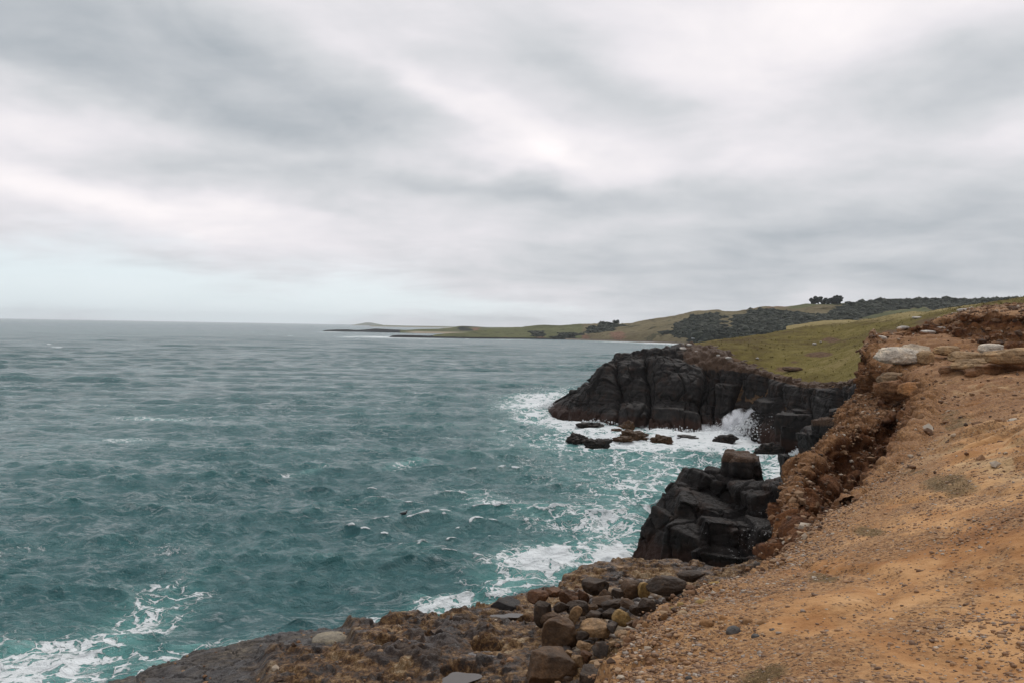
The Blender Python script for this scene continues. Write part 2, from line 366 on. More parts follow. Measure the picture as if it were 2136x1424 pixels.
def sea_mat():
    m, nt, b, p = material("sea_water")
    f = nt.attr('foam')[2]; cap = nt.attr('cap')[2]; far = nt.attr('far')[2]
    q = nt.v('ADD', p, nt.scale(nt.noise(p, .45, 4, .6, 0, True), 2.6))
    s = nt.v('MULTIPLY', q, (.70, 1.0, 0)); s2 = nt.v('MULTIPLY', nt.v('ADD', q, nt.scale(nt.noise(p, 2.2, 3, .6, 0, True), .5)), (.8, 1.0, 0))
    l1 = nt.ss(nt.vor(s, .80, 'DISTANCE_TO_EDGE'), .24, .0); l2 = nt.ss(nt.vor(s2, 2.7, 'DISTANCE_TO_EDGE'), .22, .0)
    n = nt.noise(s, .30, 6, .64, .5); r2 = nt.noise(s2, 5.0, 5, .68, .5)
    pat = nt.m('ADD', nt.m('ADD', nt.m('MULTIPLY', l1, .27), nt.m('MULTIPLY', l2, .22)), nt.m('ADD', nt.m('MULTIPLY', n, .56), nt.m('MULTIPLY', r2, .28)))
    th = nt.m('SUBTRACT', .98, nt.m('MULTIPLY', f, .56))
    fm = nt.m('MULTIPLY', nt.ss(nt.m('SUBTRACT', pat, th), -.02, .12), nt.ss(f, .02, .2))
    fq = nt.v('MULTIPLY', nt.v('ADD', p, nt.scale(nt.noise(p, .5, 3, .55, 0, True), 1.2)), (.42, 1.5, 0))
    film = nt.m('SUBTRACT', 1, nt.m('ABSOLUTE', nt.m('SUBTRACT', nt.m('MULTIPLY', nt.noise(fq, .75, 6, .62, .3), 6), 3)))
    film = nt.m('MULTIPLY', nt.ss(film, .80, 1.0), nt.ss(nt.noise(p, .11, 3, .6), .40, .62, .02, .26))
    fm = nt.m('MAXIMUM', fm, nt.m('MULTIPLY', film, nt.m('SUBTRACT', 1, nt.m('MULTIPLY', far, .6))))
    fl = nt.noise(nt.v('MULTIPLY', p, (.8, .62, 0)), .8, 6, .75, .3); fm = nt.m('MAXIMUM', fm, nt.m('MULTIPLY', nt.ss(fl, .62, .72), nt.m('MULTIPLY', far, .36)))
    cn = nt.noise(nt.v('MULTIPLY', p, (.6, 1.6, 0)), 1.5, 5, .7, .5)
    fm = nt.m('MAXIMUM', fm, nt.ss(nt.m('ADD', cap, nt.m('MULTIPLY', nt.m('SUBTRACT', cn, .5), 1.3)), .50, .85))
    bl = nt.noise(nt.v('MULTIPLY', p, (1, 1, 0)), .035, 4, .6)
    body = nt.mix(nt.ss(bl, .35, .65), (.027, .106, .113), (.033, .122, .127))
    hz = nt.sep(p)[2]
    body = nt.mix(nt.ss(hz, .05, .9, 0, .5), body, (.034, .175, .160))
    body = nt.mix(nt.m('MULTIPLY', nt.ss(f, .02, .75), .8), body, (.135, .36, .335))
    body = nt.mix(nt.m('MULTIPLY', far, .55), body, (.032, .088, .100))
    c = nt.mix(nt.m('MULTIPLY', fm, .94), body, (.80, .83, .84))
    nt.l.new(c, b.inputs['Base Color']); b.inputs['IOR'].default_value = 1.333
    ro = nt.m('ADD', nt.m('MULTIPLY', far, .14), .07)
    nt.put(b.inputs['Roughness'], nt.m('MAXIMUM', ro, nt.m('MULTIPLY', fm, .8)))
    b1 = nt.noise(nt.v('MULTIPLY', p, (.7, 1.25, 0)), 1.7, 6, .62, .5); b2 = nt.noise(nt.v('MULTIPLY', p, (.7, .8, 0)), .55, 6, .62, .4)
    b3 = nt.noise(nt.v('MULTIPLY', p, (.7, 1.2, 0)), 6.5, 4, .62, .4)
    h = nt.m('ADD', nt.m('ADD', nt.m('MULTIPLY', b1, .40), nt.m('MULTIPLY', b3, .075)), nt.m('ADD', nt.m('MULTIPLY', b2, nt.m('ADD', .25, nt.m('MULTIPLY', far, 1.8))), nt.m('MULTIPLY', fm, .10)))
    nt.l.new(nt.bump(h, 1.0, 1.0), b.inputs['Normal']); return m
M_BLACK = rock_black(); M_ROCK = rock_obj("boulder_stone"); M_ROCKDRY = rock_obj("weathered_stone", .85); M_EARTH = earth()
M_SHELF = shelf_mat(); M_GRASS = grass_mat(); M_HILL = hill_mat(); M_SEA = sea_mat()

# ------------------------------------------------------------------ sea
def build_sea():
    D = [18.0]
    while D[-1] < 60000: D.append(D[-1]+max(.10, D[-1]*(.0038 if D[-1] < 350 else .0038+.02*min(1, (D[-1]-350)/3000))))
    D = np.array(D); X, Y = polar(-60, 58, 1900, D)
    dist = np.hypot(X, Y); dr = np.gradient(D)[:, None]+0*X
    zz = np.zeros_like(X); ox = np.zeros_like(X); oy = np.zeros_like(X); jac = np.ones_like(X)
    r = np.random.RandomState(3); main = R(-84)                 # travel direction: towards the shore
    for k in range(84):
        lam = .75*(26/.75)**(k/83.0)*r.uniform(.92, 1.08); spread = R(26 if lam > 7 else (44 if lam > 1.6 else 70))
        th = main+r.normal()*spread*.6; kk = 2*math.pi/lam
        A = .0235*lam**.56*r.uniform(.6, 1.3)*(1 if lam < 12 else .8); ph = r.uniform(0, 6.28)
        fade = np.clip((lam/dr-2.5)/3, 0, 1)
        a = kk*(math.cos(th)*X+math.sin(th)*Y)+ph
        s, c = np.sin(a), np.cos(a); Af = A*fade
        zz += Af*c; ox -= Af*.95*math.cos(th)*s; oy -= Af*.95*math.sin(th)*s; jac -= Af*kk*.95*c
    P0 = np.stack([X, Y, 0*X], -1)
    gust = .62+.5*fbm(P0*.02, 3, 5); zz *= gust; ox *= gust; oy *= gust; jac = 1-(1-jac)*gust
    calm = sstep(dist, 15000, 3000)
    V = np.stack([X+ox, Y+oy, zz*calm-.0*X], -1)
    px, py = SEEN(P0); hy = 683+(px-1068)*.0173
    # where the water is broken: swash round the headland, the cove, the stack and the shelf
    def E(x, y, sx, sy, ang, a, p=1.0):
        ca, sa = math.cos(R(ang)), math.sin(R(ang)); u = ((px-x)*ca+(py-y)*sa)/sx; v = (-(px-x)*sa+(py-y)*ca)/sy
        return a*np.exp(-(u*u+v*v)**p)
    f = 0*X
    for e in [(1120, 838, 85, 22, -8, 1.0), (1110, 862, 60, 30, 10, .75), (1190, 888, 110, 26, 14, .95), (1300, 915, 150, 30, 6, 1.05, 1.5), (1450, 915, 150, 34, 2, 1.1, 1.5),
              (1580, 915, 80, 32, 0, 1.1, 1.5), (1600, 960, 70, 34, 0, .75), (1625, 1000, 40, 50, 0, .9), (1380, 965, 190, 16, 2, .5), (1320, 1018, 150, 22, 4, .55), (1480, 985, 120, 18, 0, .42),
              (1200, 1075, 200, 45, 4, .45), (1150, 1165, 150, 46, -10, .82), (1270, 1160, 80, 50, 0, 1.0), (1280, 1100, 90, 40, 0, .7), (1090, 1200, 100, 26, -14, .7),
              (930, 1262, 110, 30, -12, .82), (1040, 1238, 60, 22, -20, .85), (850, 1285, 70, 16, -6, .6), (760, 1290, 60, 14, 0, .5),
              (60, 1400, 270, 84, -10, .84), (250, 1320, 170, 60, -30, .62), (430, 1345, 120, 20, -16, .55), (330, 1400, 120, 26, -18, .55), (1400, 985, 330, 75, 3, .50), (1200, 930, 150, 40, 8, .5), (1330, 1060, 200, 70, 0, .48), (1010, 1040, 110, 30, 10, .34), (1060, 900, 60, 60, 0, .30)]:
        f = np.maximum(f, E(*e))
    for e in [(330, 873, 85, 7, 2, .62), (270, 914, 70, 5, 0, .45), (960, 912, 60, 5, 0, .45), (850, 972, 60, 6, -8, .55), (1300, 1000, 60, 6, 0, .3), (640, 985, 60, 5, -10, .36), (300, 990, 35, 4, 0, .5),
              (795, 703, 75, 2.2, 1, .95), (730, 703, 30, 1.2, 0, .8), (690, 692.5, 34, .9, 0, .6), (860, 705.5, 70, 1.2, 1, .7), (1060, 708, 60, .8, 0, .6), (1290, 713, 70, 1.2, 1.5, .8), (1380, 716, 70, 2.2, 1.5, 1.0), (1420, 718.5, 40, 2, 1.5, .9)]:
        f = np.maximum(f, E(*e))
    land = sstep(py, 760, 800)
    n = fbm(P0*.16, 4, 21); f = np.clip(f*(1.04+.28*n*land), 0, 1.08)
    streak = fbm(np.stack([X*.05, Y*.14, 0*X], -1), 4, 33); f = np.maximum(f, .15*sstep(streak, .18, .5)*sstep(dist, 400, 60))
    f[(px < -600) | (px > 2600)] *= .3
    patch = sstep(fbm(P0*np.array([.045, .06, 0]), 3, 44), -.15, .45)
    qq = np.quantile((1-jac)[(dist > 40) & (dist < 120)], [.93, .99]); cap = sstep(1-jac, qq[0], qq[1])*(.38+.66*patch)*sstep(dist, 900, 250)
    fc = fbm(P0*np.array([.03, .035, 0])*3.1, 2, 71); cap = np.maximum(cap, .95*sstep(fc, .74, .86)*sstep(dist, 180, 320)*sstep(dist, 4000, 900))
    far = sstep(np.log(dist), math.log(60), math.log(900))
    o = grid_obj("sea", V, M_SEA, {'foam': f, 'cap': cap, 'far': far}, flip=False)
    return tag(o, kind='structure', label='choppy teal sea with white foam along the rocks'), (X, Y, V)
sea, _sg = build_sea()

# ------------------------------------------------------------------ far coast
def far_strip(name, st, back, nu, nv, seed, rough, attrs_fn, dover=None):
    st = np.array(st, float); px, wy, ry = st[:, 0], st[:, 1], st[:, 2]
    W = PZ(px, wy, 0*px); dw = W[:, 1].copy()
    if dover is not None: dw = np.where(st[:, 4] > 0, st[:, 4], dw); W = PD(px, wy, dw); W[:, 2] = 0
    bk = st[:, 3]; Rg = PD(px, ry, dw+bk)
    def lerp(t, h):
        Q = W+(Rg-W)*t; Q[:, 2] = W[:, 2]+(Rg[:, 2]-W[:, 2])*h; return Q
    low = W.copy(); low[:, 2] = -2; low[:, 1] -= 2
    B1 = Rg.copy(); B1[:, 1] += bk*1.0; B1[:, 0] += bk*.3; B1[:, 2] = Rg[:, 2]*.8-1.5
    B2 = Rg.copy(); B2[:, 1] += bk*3+back; B2[:, 0] += bk*.9; B2[:, 2] = -4
    V, tu, tv = loft([low, W, lerp(.10, .34), lerp(.35, .56), lerp(.7, .84), Rg, B1, B2], nu, nv, np.r_[np.linspace(0, 5, nv-30), np.linspace(5.05, 7, 30)])
    n = fbm(V*rough, 6, seed); amp = np.clip(V[..., 2]/12, .02, 1)
    V[..., 2] += n*amp*3.2; V[..., 1] += fbm(V*rough*1.3, 5, seed+9)*amp*9
    sx, sy = SEEN(V)
    return grid_obj(name, V, M_HILL, attrs_fn(sx, sy, V, tv[:, None]+0*sx), flip=False), V, sx, sy
Z0 = lambda s: 0*s
def a_fc1(sx, sy, V, tv):
    rock = np.maximum(sstep(sx, 912, 896), sstep(V[..., 2], 2.2, .8)*.8)
    green = np.maximum(sstep(sx, 1240, 1190), .9*sstep(sx, 1620, 1660)*sstep(tv, 4.2, 4.7)*sstep(sx, 1790, 1750))
    gp = inpoly(sx, sy, [(1790, 664), (1850, 650), (1930, 641), (1945, 650), (1830, 668)]).astype(float); green = np.maximum(green, gp)
    red = np.zeros_like(sx)
    for x, y, w_, h_, a in [(1290, 700, 22, 12, 1.), (1222, 703, 14, 8, .9), (1180, 703, 16, 5, .8), (1130, 704, 20, 4, .6), (1060, 704, 40, 3, .5), (1620, 640, 40, 6, .6), (1450, 660, 14, 10, .6), (1590, 678, 40, 8, .5), (1700, 648, 30, 5, .5)]:
        red = np.maximum(red, a*np.exp(-((sx-x)/w_)**2-((sy-y)/h_)**2))
    wood = wood_mask(sx, sy)*(tv < 5.6)
    sand = sstep(V[..., 2], 1.6, .8)*(sx > 1180)*.5
    return {'green': green, 'rock': rock, 'red': red, 'wood': wood, 'sand': sand}
WOODS = [[(1368, 692), (1407, 687), (1410, 674), (1452, 658), (1495, 650), (1510, 658), (1510, 684), (1522, 684), (1527, 660), (1549, 655), (1580, 643), (1646, 648), (1693, 655), (1700, 662), (1715, 655), (1760, 637), (1800, 620), (2500, 600), (2500, 760), (1700, 740), (1440, 716), (1425, 704), (1390, 698)],
         [(1216, 688), (1240, 680), (1262, 672), (1292, 672), (1300, 680), (1275, 686), (1270, 692), (1222, 697)], [(955, 690), (958, 682), (976, 681), (982, 690)], [(1105, 701), (1110, 692), (1135, 690), (1137, 703)], [(1152, 706), (1165, 694), (1212, 694), (1205, 706)]]
def wood_mask(sx, sy):
    nx = sx+6*np.sin(sy*.7)+5*np.sin(sx*.21); m = np.zeros(sx.shape, bool)
    for p in WOODS: m |= inpoly(nx, sy, p)
    m &= ~inpoly(sx, sy, [(1780, 668), (1850, 649), (1930, 640), (1950, 650), (1830, 672)])
    return m.astype(float)
FC1 = [(812, 703.5, 703.2, 10, 0), (826, 703.8, 698.8, 25, 0), (860, 704.2, 699.2, 30, 0), (900, 704.7, 700.2, 35, 0), (915, 705, 698, 60, 0), (950, 705.6, 695, 100, 0), (1000, 706.2, 690.5, 140, 0), (1060, 706.8, 685.5, 170, 0), (1100, 707, 682.5, 180, 0), (1150, 707.6, 680, 180, 0), (1210, 708.8, 678, 170, 0), (1250, 710.4, 677, 150, 0), (1285, 711.6, 675.5, 140, 0),
       (1310, 712.4, 673.5, 140, 0), (1340, 713.4, 668, 150, 0), (1370, 714.5, 661.5, 160, 0), (1430, 717, 655, 170, 0), (1470, 719, 650, 170, 0), (1495, 719.5, 647.5, 170, 0), (1520, 720, 649, 170, 700), (1560, 721, 646, 170, 690), (1600, 722, 638.8, 170, 680), (1640, 724, 640, 170, 670), (1690, 726, 635.5, 170, 660), (1750, 728, 633, 180, 650), (1800, 730, 631, 190, 640), (1850, 731, 628, 200, 630), (1950, 732, 627, 200, 620),
       (2000, 732, 628.5, 200, 610), (2050, 733, 628, 200, 600), (2136, 734, 626.5, 200, 590), (2260, 736, 630, 200, 570), (2420, 738, 640, 200, 550)]
hill, HV, hsx, hsy = far_strip("hills", FC1, 120, 900, 190, 60, .03, a_fc1, True)
tag(hill, kind='structure', label='tan and green coastal hills across the bay')
def a_fc0(sx, sy, V, tv):
    rock = sstep(sx, 845, 825); sand = sstep(V[..., 2], 3.4, 1.8)*sstep(sx, 840, 870)*.7
    return {'green': 1+Z0(sx), 'rock': rock, 'red': .8*np.exp(-((sx-992)/14)**2-((sy-686)/5)**2), 'wood': wood_mask(sx, sy), 'sand': sand*(tv < 4)}
FC0 = [(674, 690.8, 690.4, 10, 0), (684, 691, 688.4, 30, 0), (720, 691.8, 687.3, 40, 0), (745, 692, 688.6, 40, 0), (770, 692.6, 687.2, 50, 0), (788, 693, 685.6, 60, 0), (815, 693.6, 686.4, 70, 0), (838, 694.2, 688.6, 80, 0), (870, 695, 688, 110, 0), (905, 695.6, 686.4, 140, 0), (945, 696, 684.6, 160, 0), (962, 696.3, 682.2, 160, 0), (978, 696.6, 682, 160, 0), (1010, 697, 682.6, 160, 0), (1060, 698, 682.3, 160, 0), (1110, 699, 682.8, 160, 0), (1160, 700, 684, 160, 0)]
spit, SV, _, _ = far_strip("coast", FC0, 150, 420, 110, 80, .02, a_fc0); tag(spit, kind='structure', label='low green point with a sand beach and black reef')
def a_dune(sx, sy, V, tv): return {'green': 1+Z0(sx), 'rock': Z0(sx), 'red': Z0(sx), 'wood': .2+Z0(sx), 'sand': .5*sstep(V[..., 2], 7, 3)}
dune, _, _, _ = far_strip("terrain", [(772, 681.6, 679.2, 300, 5200), (800, 681.8, 678.6, 300, 5200), (850, 682.4, 680, 300, 5200), (910, 683.2, 680.4, 300, 5200), (958, 684.2, 681.6, 300, 5200), (967, 684.4, 679.6, 300, 5200), (980, 684.6, 682, 300, 5200), (1100, 686, 682.6, 300, 5200)], 500, 220, 80, 90, .004, a_dune, True)
tag(dune, kind='structure', label='thin strip of distant dune land near the horizon')
isl, _, _, _ = far_strip("island", [(735, 678, 677.8, 60, 9000), (750, 678, 675.4, 80, 9000), (768, 678.4, 672.8, 90, 9000), (786, 679, 675.6, 80, 9000), (802, 680, 679.2, 60, 9000)], 100, 120, 70, 91, .001, a_dune, True)
tag(isl, kind='structure', label='faint blue island far out on the horizon')

# woodland canopy on the far hill, one mass
def ico(sub):
    bm = bmesh.new(); bmesh.ops.create_icosphere(bm, subdivisions=sub, radius=1)
    V = np.array([v.co[:] for v in bm.verts]); F = np.array([[v.index for v in f.verts] for f in bm.faces]); bm.free(); return V, F
ICO = {s: ico(s) for s in (1, 2, 3, 4, 5)}
def clumps(P, rad, squash, seed, sub=1, jit=.35):
    V0, F0 = ICO[sub]; n = len(P); r = np.random.RandomState(seed)
    V = np.repeat(V0[None], n, 0)*(1+jit*r.uniform(-1, 1, (n, len(V0), 1)))
    a = r.uniform(0, 6.28, n); ca, sa = np.cos(a)[:, None], np.sin(a)[:, None]
    V = np.stack([V[..., 0]*ca-V[..., 1]*sa, V[..., 0]*sa+V[..., 1]*ca, V[..., 2]], -1)
    s = np.asarray(rad)[:, None, None]*(r.uniform(.75, 1.3, (n, 1, 3))*np.array([1, 1, squash]))
    V = V*s+P[:, None]; F = (F0[None]+np.arange(n)[:, None, None]*len(V0)).reshape(-1, 3)
    return V.reshape(-1, 3), F
M_LEAF = leaf_mat("scrub_leaves", (.017, .021, .014), (.033, .038, .023))
M_LEAF2 = leaf_mat("pine_leaves", (.006, .010, .007), (.018, .024, .014))
M_BARK = plain("bark", (.05, .04, .032), .9)
vis = (np.arange(HV.shape[0])[:, None]*0+1)*(HV[..., 2] > 1.5)*(wood_mask(hsx, hsy) > 0); vis[175:] = 0
ii = np.argwhere(vis > 0); r_ = np.random.RandomState(5)
# even cover per ground area
da = np.linalg.norm(np.cross(np.gradient(HV, axis=0), np.gradient(HV, axis=1)), axis=-1)[ii[:, 0], ii[:, 1]]
sel = ii[r_.choice(len(ii), 15000, p=da/da.sum())]; sel = sel[~((np.abs(hsx[sel[:, 0], sel[:, 1]]-1445) < 9) & (np.abs(hsy[sel[:, 0], sel[:, 1]]-704) < 9))]
rad = np.clip(np.exp(r_.normal(math.log(1.35), .5, len(sel))), .5, 4.2); PW = HV[sel[:, 0], sel[:, 1]]+np.stack([r_.normal(0, 1, len(sel)), r_.normal(0, 1, len(sel)), rad*.25], -1)
PW[:, 2] -= rad*.3; Vw, Fw = clumps(PW, rad, .6, 6, 1, .45)
wood = mesh_np("woodland", Vw, Fw, M_LEAF, smooth=True); tag(wood, 'dark native scrub covering the slope of the far hill', 'woodland', kind='stuff')

def surf_z(V, x, y):
    k = np.argmin((V[..., 0]-x)**2+(V[..., 1]-y)**2); return V.reshape(-1, 3)[k]
def hill_pt(px, py):                    # the hill point that stands at this survey direction (front side)
    k = np.argmin(np.where((HV[..., 2] > .5) & (np.arange(HV.shape[0])[:, None] < 165), (hsx-px)**2+(hsy-py)**2, 1e9)); return HV.reshape(-1, 3)[k].copy()
def tree(base, h, wid, lean, seed, label, group, dens=70, squash=.55, gap=.3):
    t = bpy.data.objects.new("tree", None); C.objects.link(t); t.location = base; tag(t, label, 'tree', group)
    r = np.random.RandomState(seed); th = h*gap
    def tube(pts, rads, ns=7):
        vs = []; fs = []
        for i, (p, q) in enumerate(zip(pts, rads)):
            for k in range(ns):
                a = 6.283*k/ns; vs.append((p[0]+q*math.cos(a), p[1]+q*math.sin(a), p[2]))
        for i in range(len(pts)-1):
            for k in range(ns): fs.append([i*ns+k, i*ns+(k+1) % ns, (i+1)*ns+(k+1) % ns, (i+1)*ns+k])
        return vs, fs
    allv, allf = tube([(0, 0, -.6), (lean*th*.5, 0, th*.6), (lean*h*.55, 0, h*.62), (lean*h*.9, 0, h*.9)], [h*.045, h*.035, h*.022, h*.006])
    for k in range(6):
        z0 = th*(.8+.25*k); a = r.uniform(0, 6.28); L_ = wid*.38
        vs, fs = tube([(lean*z0, 0, z0), (lean*z0+L_*.5*math.cos(a), L_*.5*math.sin(a), z0+h*.1), (lean*z0+L_*math.cos(a)+lean*h*.1, L_*math.sin(a), z0+h*.2)], [h*.018, h*.012, h*.004], 5)
        o_ = len(allv); allv += vs; allf += [[i+o_ for i in f] for f in fs]
    mesh_np("trunk", allv, allf, M_BARK, parent=t)
    u = r.normal(size=(dens, 3)); u /= np.linalg.norm(u, axis=1)[:, None]; u *= r.uniform(.25, 1, (dens, 1))**.5
    P = u*np.array([wid/2, wid/2, h*(1-gap)/2])+np.array([0, 0, h*(gap+(1-gap)/2)]); P[:, 0] += lean*P[:, 2]
    P[:, 2] += .12*h*np.sin(P[:, 0]*1.3+seed)
    V, F = clumps(P, r.uniform(.07, .15, dens)*wid, squash, seed+1, 1, .45); mesh_np("crown", V, F, M_LEAF2, smooth=False, parent=t)
    return t
G_T = 'wind-bent trees on the far hill crest'
PXM = lambda p: p[1]/FPX
for px, bw, ht, lean, sd_, lab in [(1697, 19, 16, .55, 11, 'wind-bent dark tree standing apart at the left end of the hill crest clump'),
                                   (1718, 13, 13, .35, 12, 'small ragged tree between the taller two on the hill crest'),
                                   (1729, 12, 14, .4, 13, 'thin see-through tree left of the tallest one on the hill crest'),
                                   (1742, 20, 17, .25, 14, 'tallest bushy dark tree at the right end of the hill crest clump')]:
    p = hill_pt(px, 634.5); k = p[1]/FPX; tree((p[0], p[1], p[2]-.5), ht*k, bw*k*1.25, lean, sd_, lab, G_T, 170, .6, .12)
for px, py, bw, ht, sd_, lab in [(1258, 678, 8, 8, 21, 'small round tree on the low saddle above red shore banks'), (1271, 677.5, 8, 6, 22, 'low spreading bush-like tree in the middle of the saddle row'), (1284, 677, 14, 10, 23, 'widest dark tree of the saddle row below the tan hill')]:
    p = hill_pt(px, py); k = p[1]/FPX; tree((p[0], p[1], p[2]-.3), ht*k, bw*k, .2, sd_, lab, 'trees on the low saddle', 60, .6, .15)

# white house among the trees behind the bay
def house():
    p = hill_pt(1446, 704.5); k = p[1]/FPX; p[1] -= 3.0
    root = bpy.data.objects.new("house", None); C.objects.link(root); root.location = p; tag(root, 'small white house tucked among dark scrub above the bay beach', 'house')
    wd, ht, dp = 8.6*k, 3.4*k, 5*k; mw = plain("white_wall", (.62, .63, .64)); mr = plain("grey_roof", (.34, .35, .37)); mg = plain("dark_glass", (.05, .06, .07), .2)
    def box(n, x0, x1, y0, y1, z0, z1, m, par):
        V = [(x, y, z) for x in (x0, x1) for y in (y0, y1) for z in (z0, z1)]
        return mesh_np(n, V, [(0, 1, 3, 2), (4, 6, 7, 5), (0, 4, 5, 1), (2, 3, 7, 6), (0, 2, 6, 4), (1, 5, 7, 3)], m, smooth=False, parent=par)
    box("wall", -wd/2, wd/2, -dp/2, dp/2, -1, ht, mw, root)
    e = .5; V = [(-wd/2-e, -dp/2-e, ht), (wd/2+e, -dp/2-e, ht), (wd/2+e, dp/2+e, ht), (-wd/2-e, dp/2+e, ht), (-wd/2+wd*.22, 0, ht+1.6*k), (wd/2, 0, ht+1.6*k)]
    mesh_np("roof", V, [(0, 1, 5, 4), (2, 3, 4, 5), (1, 2, 5, 5), (3, 0, 4, 4), (0, 3, 2, 1)], mr, smooth=False, parent=root)
    for x in (-.22, .12): box("window", wd*(x-.02), wd*(x+.17), -dp/2-.06, -dp/2+.1, ht*.32, ht*.75, mg, root)
house()

# ------------------------------------------------------------------ headland: cliff and grass top
HB = [(1142, 848, 126), (1180, 824, 119), (1215, 811, 116), (1246, 800, 114.5), (1262, 769, 114), (1290, 748, 114), (1335, 737, 113), (1385, 727, 112), (1415, 722, 112), (1442, 721, 111), (1485, 731, 108), (1530, 747, 104.5), (1562, 764, 101), (1600, 779, 98), (1640, 789, 93), (1690, 803, 87), (1750, 799, 80), (1810, 792, 73)]
HT = [(1143, 851, 125), (1180, 828, 117.5), (1213, 816, 114), (1244, 808, 112), (1262, 776, 111), (1290, 757, 110.5), (1335, 749, 109.5), (1385, 755, 108), (1415, 762, 107), (1445, 768, 106), (1485, 771, 104), (1530, 774, 101.5), (1562, 778, 99.5), (1600, 788, 96.5), (1640, 800, 91.5), (1690, 812, 85.5), (1750, 808, 78.5), (1810, 802, 71.5)]
HF = [(1132, 853), (1163, 866), (1200, 872), (1240, 878), (1275, 883), (1305, 886), (1345, 889), (1395, 892), (1425, 893), (1455, 894), (1490, 895), (1530, 897), (1562, 900), (1600, 906), (1638, 920), (1690, 945), (1750, 965), (1815, 985)]
B_ = np.array([PD(*s) for s in HB]); T_ = np.array([PD(*s) for s in HT]); F_ = np.array([PZ(x, y, 0) for x, y in HF])
def cliff():
    back = B_.copy(); s = np.arange(len(B_)); seaward = np.clip((9.5-s)/2, 0, 1)
    back[:, 1] += 5+9*seaward; back[:, 0] += 4*(1-seaward)+1*seaward; back[:, 2] -= 1.2+5.5*seaward*np.clip(B_[:, 2]/8, .1, 1)
    back0 = back.copy(); back0[:, 1] += 8; back0[:, 2] = -2
    lo = F_.copy(); lo[:, 2] = -2.5; lo += (F_-T_)*np.array([.05, .05, 0])
    def mixr(t, bul):
        Q = T_*(1-t)+F_*t; n_ = F_-T_; n_[:, 2] = 0; return Q+n_*bul
    V, tu, tv = loft([back0, back, B_, T_, mixr(.33, .14), mixr(.68, .05), F_, lo], 1150, 420)
    N = normals(V); N *= np.sign(np.median(N[150:350, 300:900, 1]))*-1 or 1
    tvv = tv[:, None]+0*V[..., 0]; face = sstep(tvv, 2.7, 3.25)
    # columns: buttresses with deep joints between, each a little further out than its neighbour
    U = np.r_[0, np.cumsum(np.linalg.norm(np.diff(V[250, :, :2], axis=0), axis=1))][None]+1.3*fbm(V*np.array([.25, .25, .16]), 3, 3)
    r = np.random.RandomState(8); e = [0.]
    while e[-1] < U.max()+8: e.append(e[-1]+r.choice([2.6, 4.2, 6.0, 7.5])*r.uniform(.8, 1.2))
    e = np.array(e)-4; k = np.clip(np.searchsorted(e, U)-1, 0, len(e)-2); t = (U-e[k])/(e[k+1]-e[k]); wdt = e[k+1]-e[k]
    off = r.uniform(-.9, .9, len(e))[k]; prof = (1-np.abs(2*t-1)**4.5)*np.minimum(wdt*.30, 1.5)
    # ledges: some buttresses break off half way
    brk = r.uniform(3.6, 5.6, len(e))[k]; ledge = np.where(r.uniform(0, 1, len(e))[k] < .55, sstep(tvv, brk-.04, brk+.10)*1.1, 0)
    irr = .45+.55*sstep(fbm(V*np.array([.12, .12, .2]), 3, 29), -.25, .25); dsp = face*((prof-.7)*irr+off*.8+ledge*sstep(np.abs(2*t-1), 1, .8))
    ck1, ck2, cid = worley(V*np.array([.33, .33, .26])+.25*fbm(V*.5, 3, 35)[..., None], 37); dsp += face*(.75*(cid-.5)*sstep(ck2-ck1, 0, .05)-.30*sstep(ck2-ck1, .05, 0))
    dsp += face*.38*fbm(V*np.array([.7, .7, .45]), 5, 12)+.20*fbm(V*np.array([.3, .3, 3.2]), 3, 15)*face
    w1, w2, _i = worley(V*np.array([.55, .55, .30])+.3*fbm(V*.6, 2, 5)[..., None], 31); dsp -= face*.16*sstep(w2-w1, .10, 0)
    rubz = (1-face)*sstep(tvv, 1.2, 2.0); w1, w2, _i = worley(V*1.1, 41); w3, w4, _j = worley(V*.45, 43)
    dsp += rubz*(.35*(_i-.4)+.30*(.6-w1)+.7*(_j-.5)*sstep(w4-w3, 0, .2)+.3*fbm(V*1.4, 4, 17))
    low = sstep(V[..., 2], 3.0, .3)*face; dsp += low*(1.0+.9*fbm(V*np.array([.35, .35, .2]), 4, 19))
    tip = sstep(tu[None]+0*tvv, 4.2, 3.2)*sstep(tvv, 1.5, 2); w3, w4, _j = worley(V*.35, 47); dsp += tip*(.9*(_j-.5)+.5*fbm(V*.7, 4, 23))
    dsp *= sstep(tu[None]+0*tvv, -.2, 3.0)
    V = V+N*dsp[..., None]
    rub = np.clip((1-sstep(tvv, 2.75, 3.15)), 0, 1)*sstep(tu[None]+0*tvv, 6.5, 10.5)
    rub = np.maximum(rub, .30*sstep(tu[None]+0*tvv, 14.2, 15)*sstep(tvv, 4.2, 3.2))
    return V, rub
CV, crub = cliff()
cl = grid_obj("cliff", CV, M_BLACK, {'rub': crub, 'guano': 0*crub}); tag(cl, kind='structure', label='black columnar headland cliff with brown rubble rim')

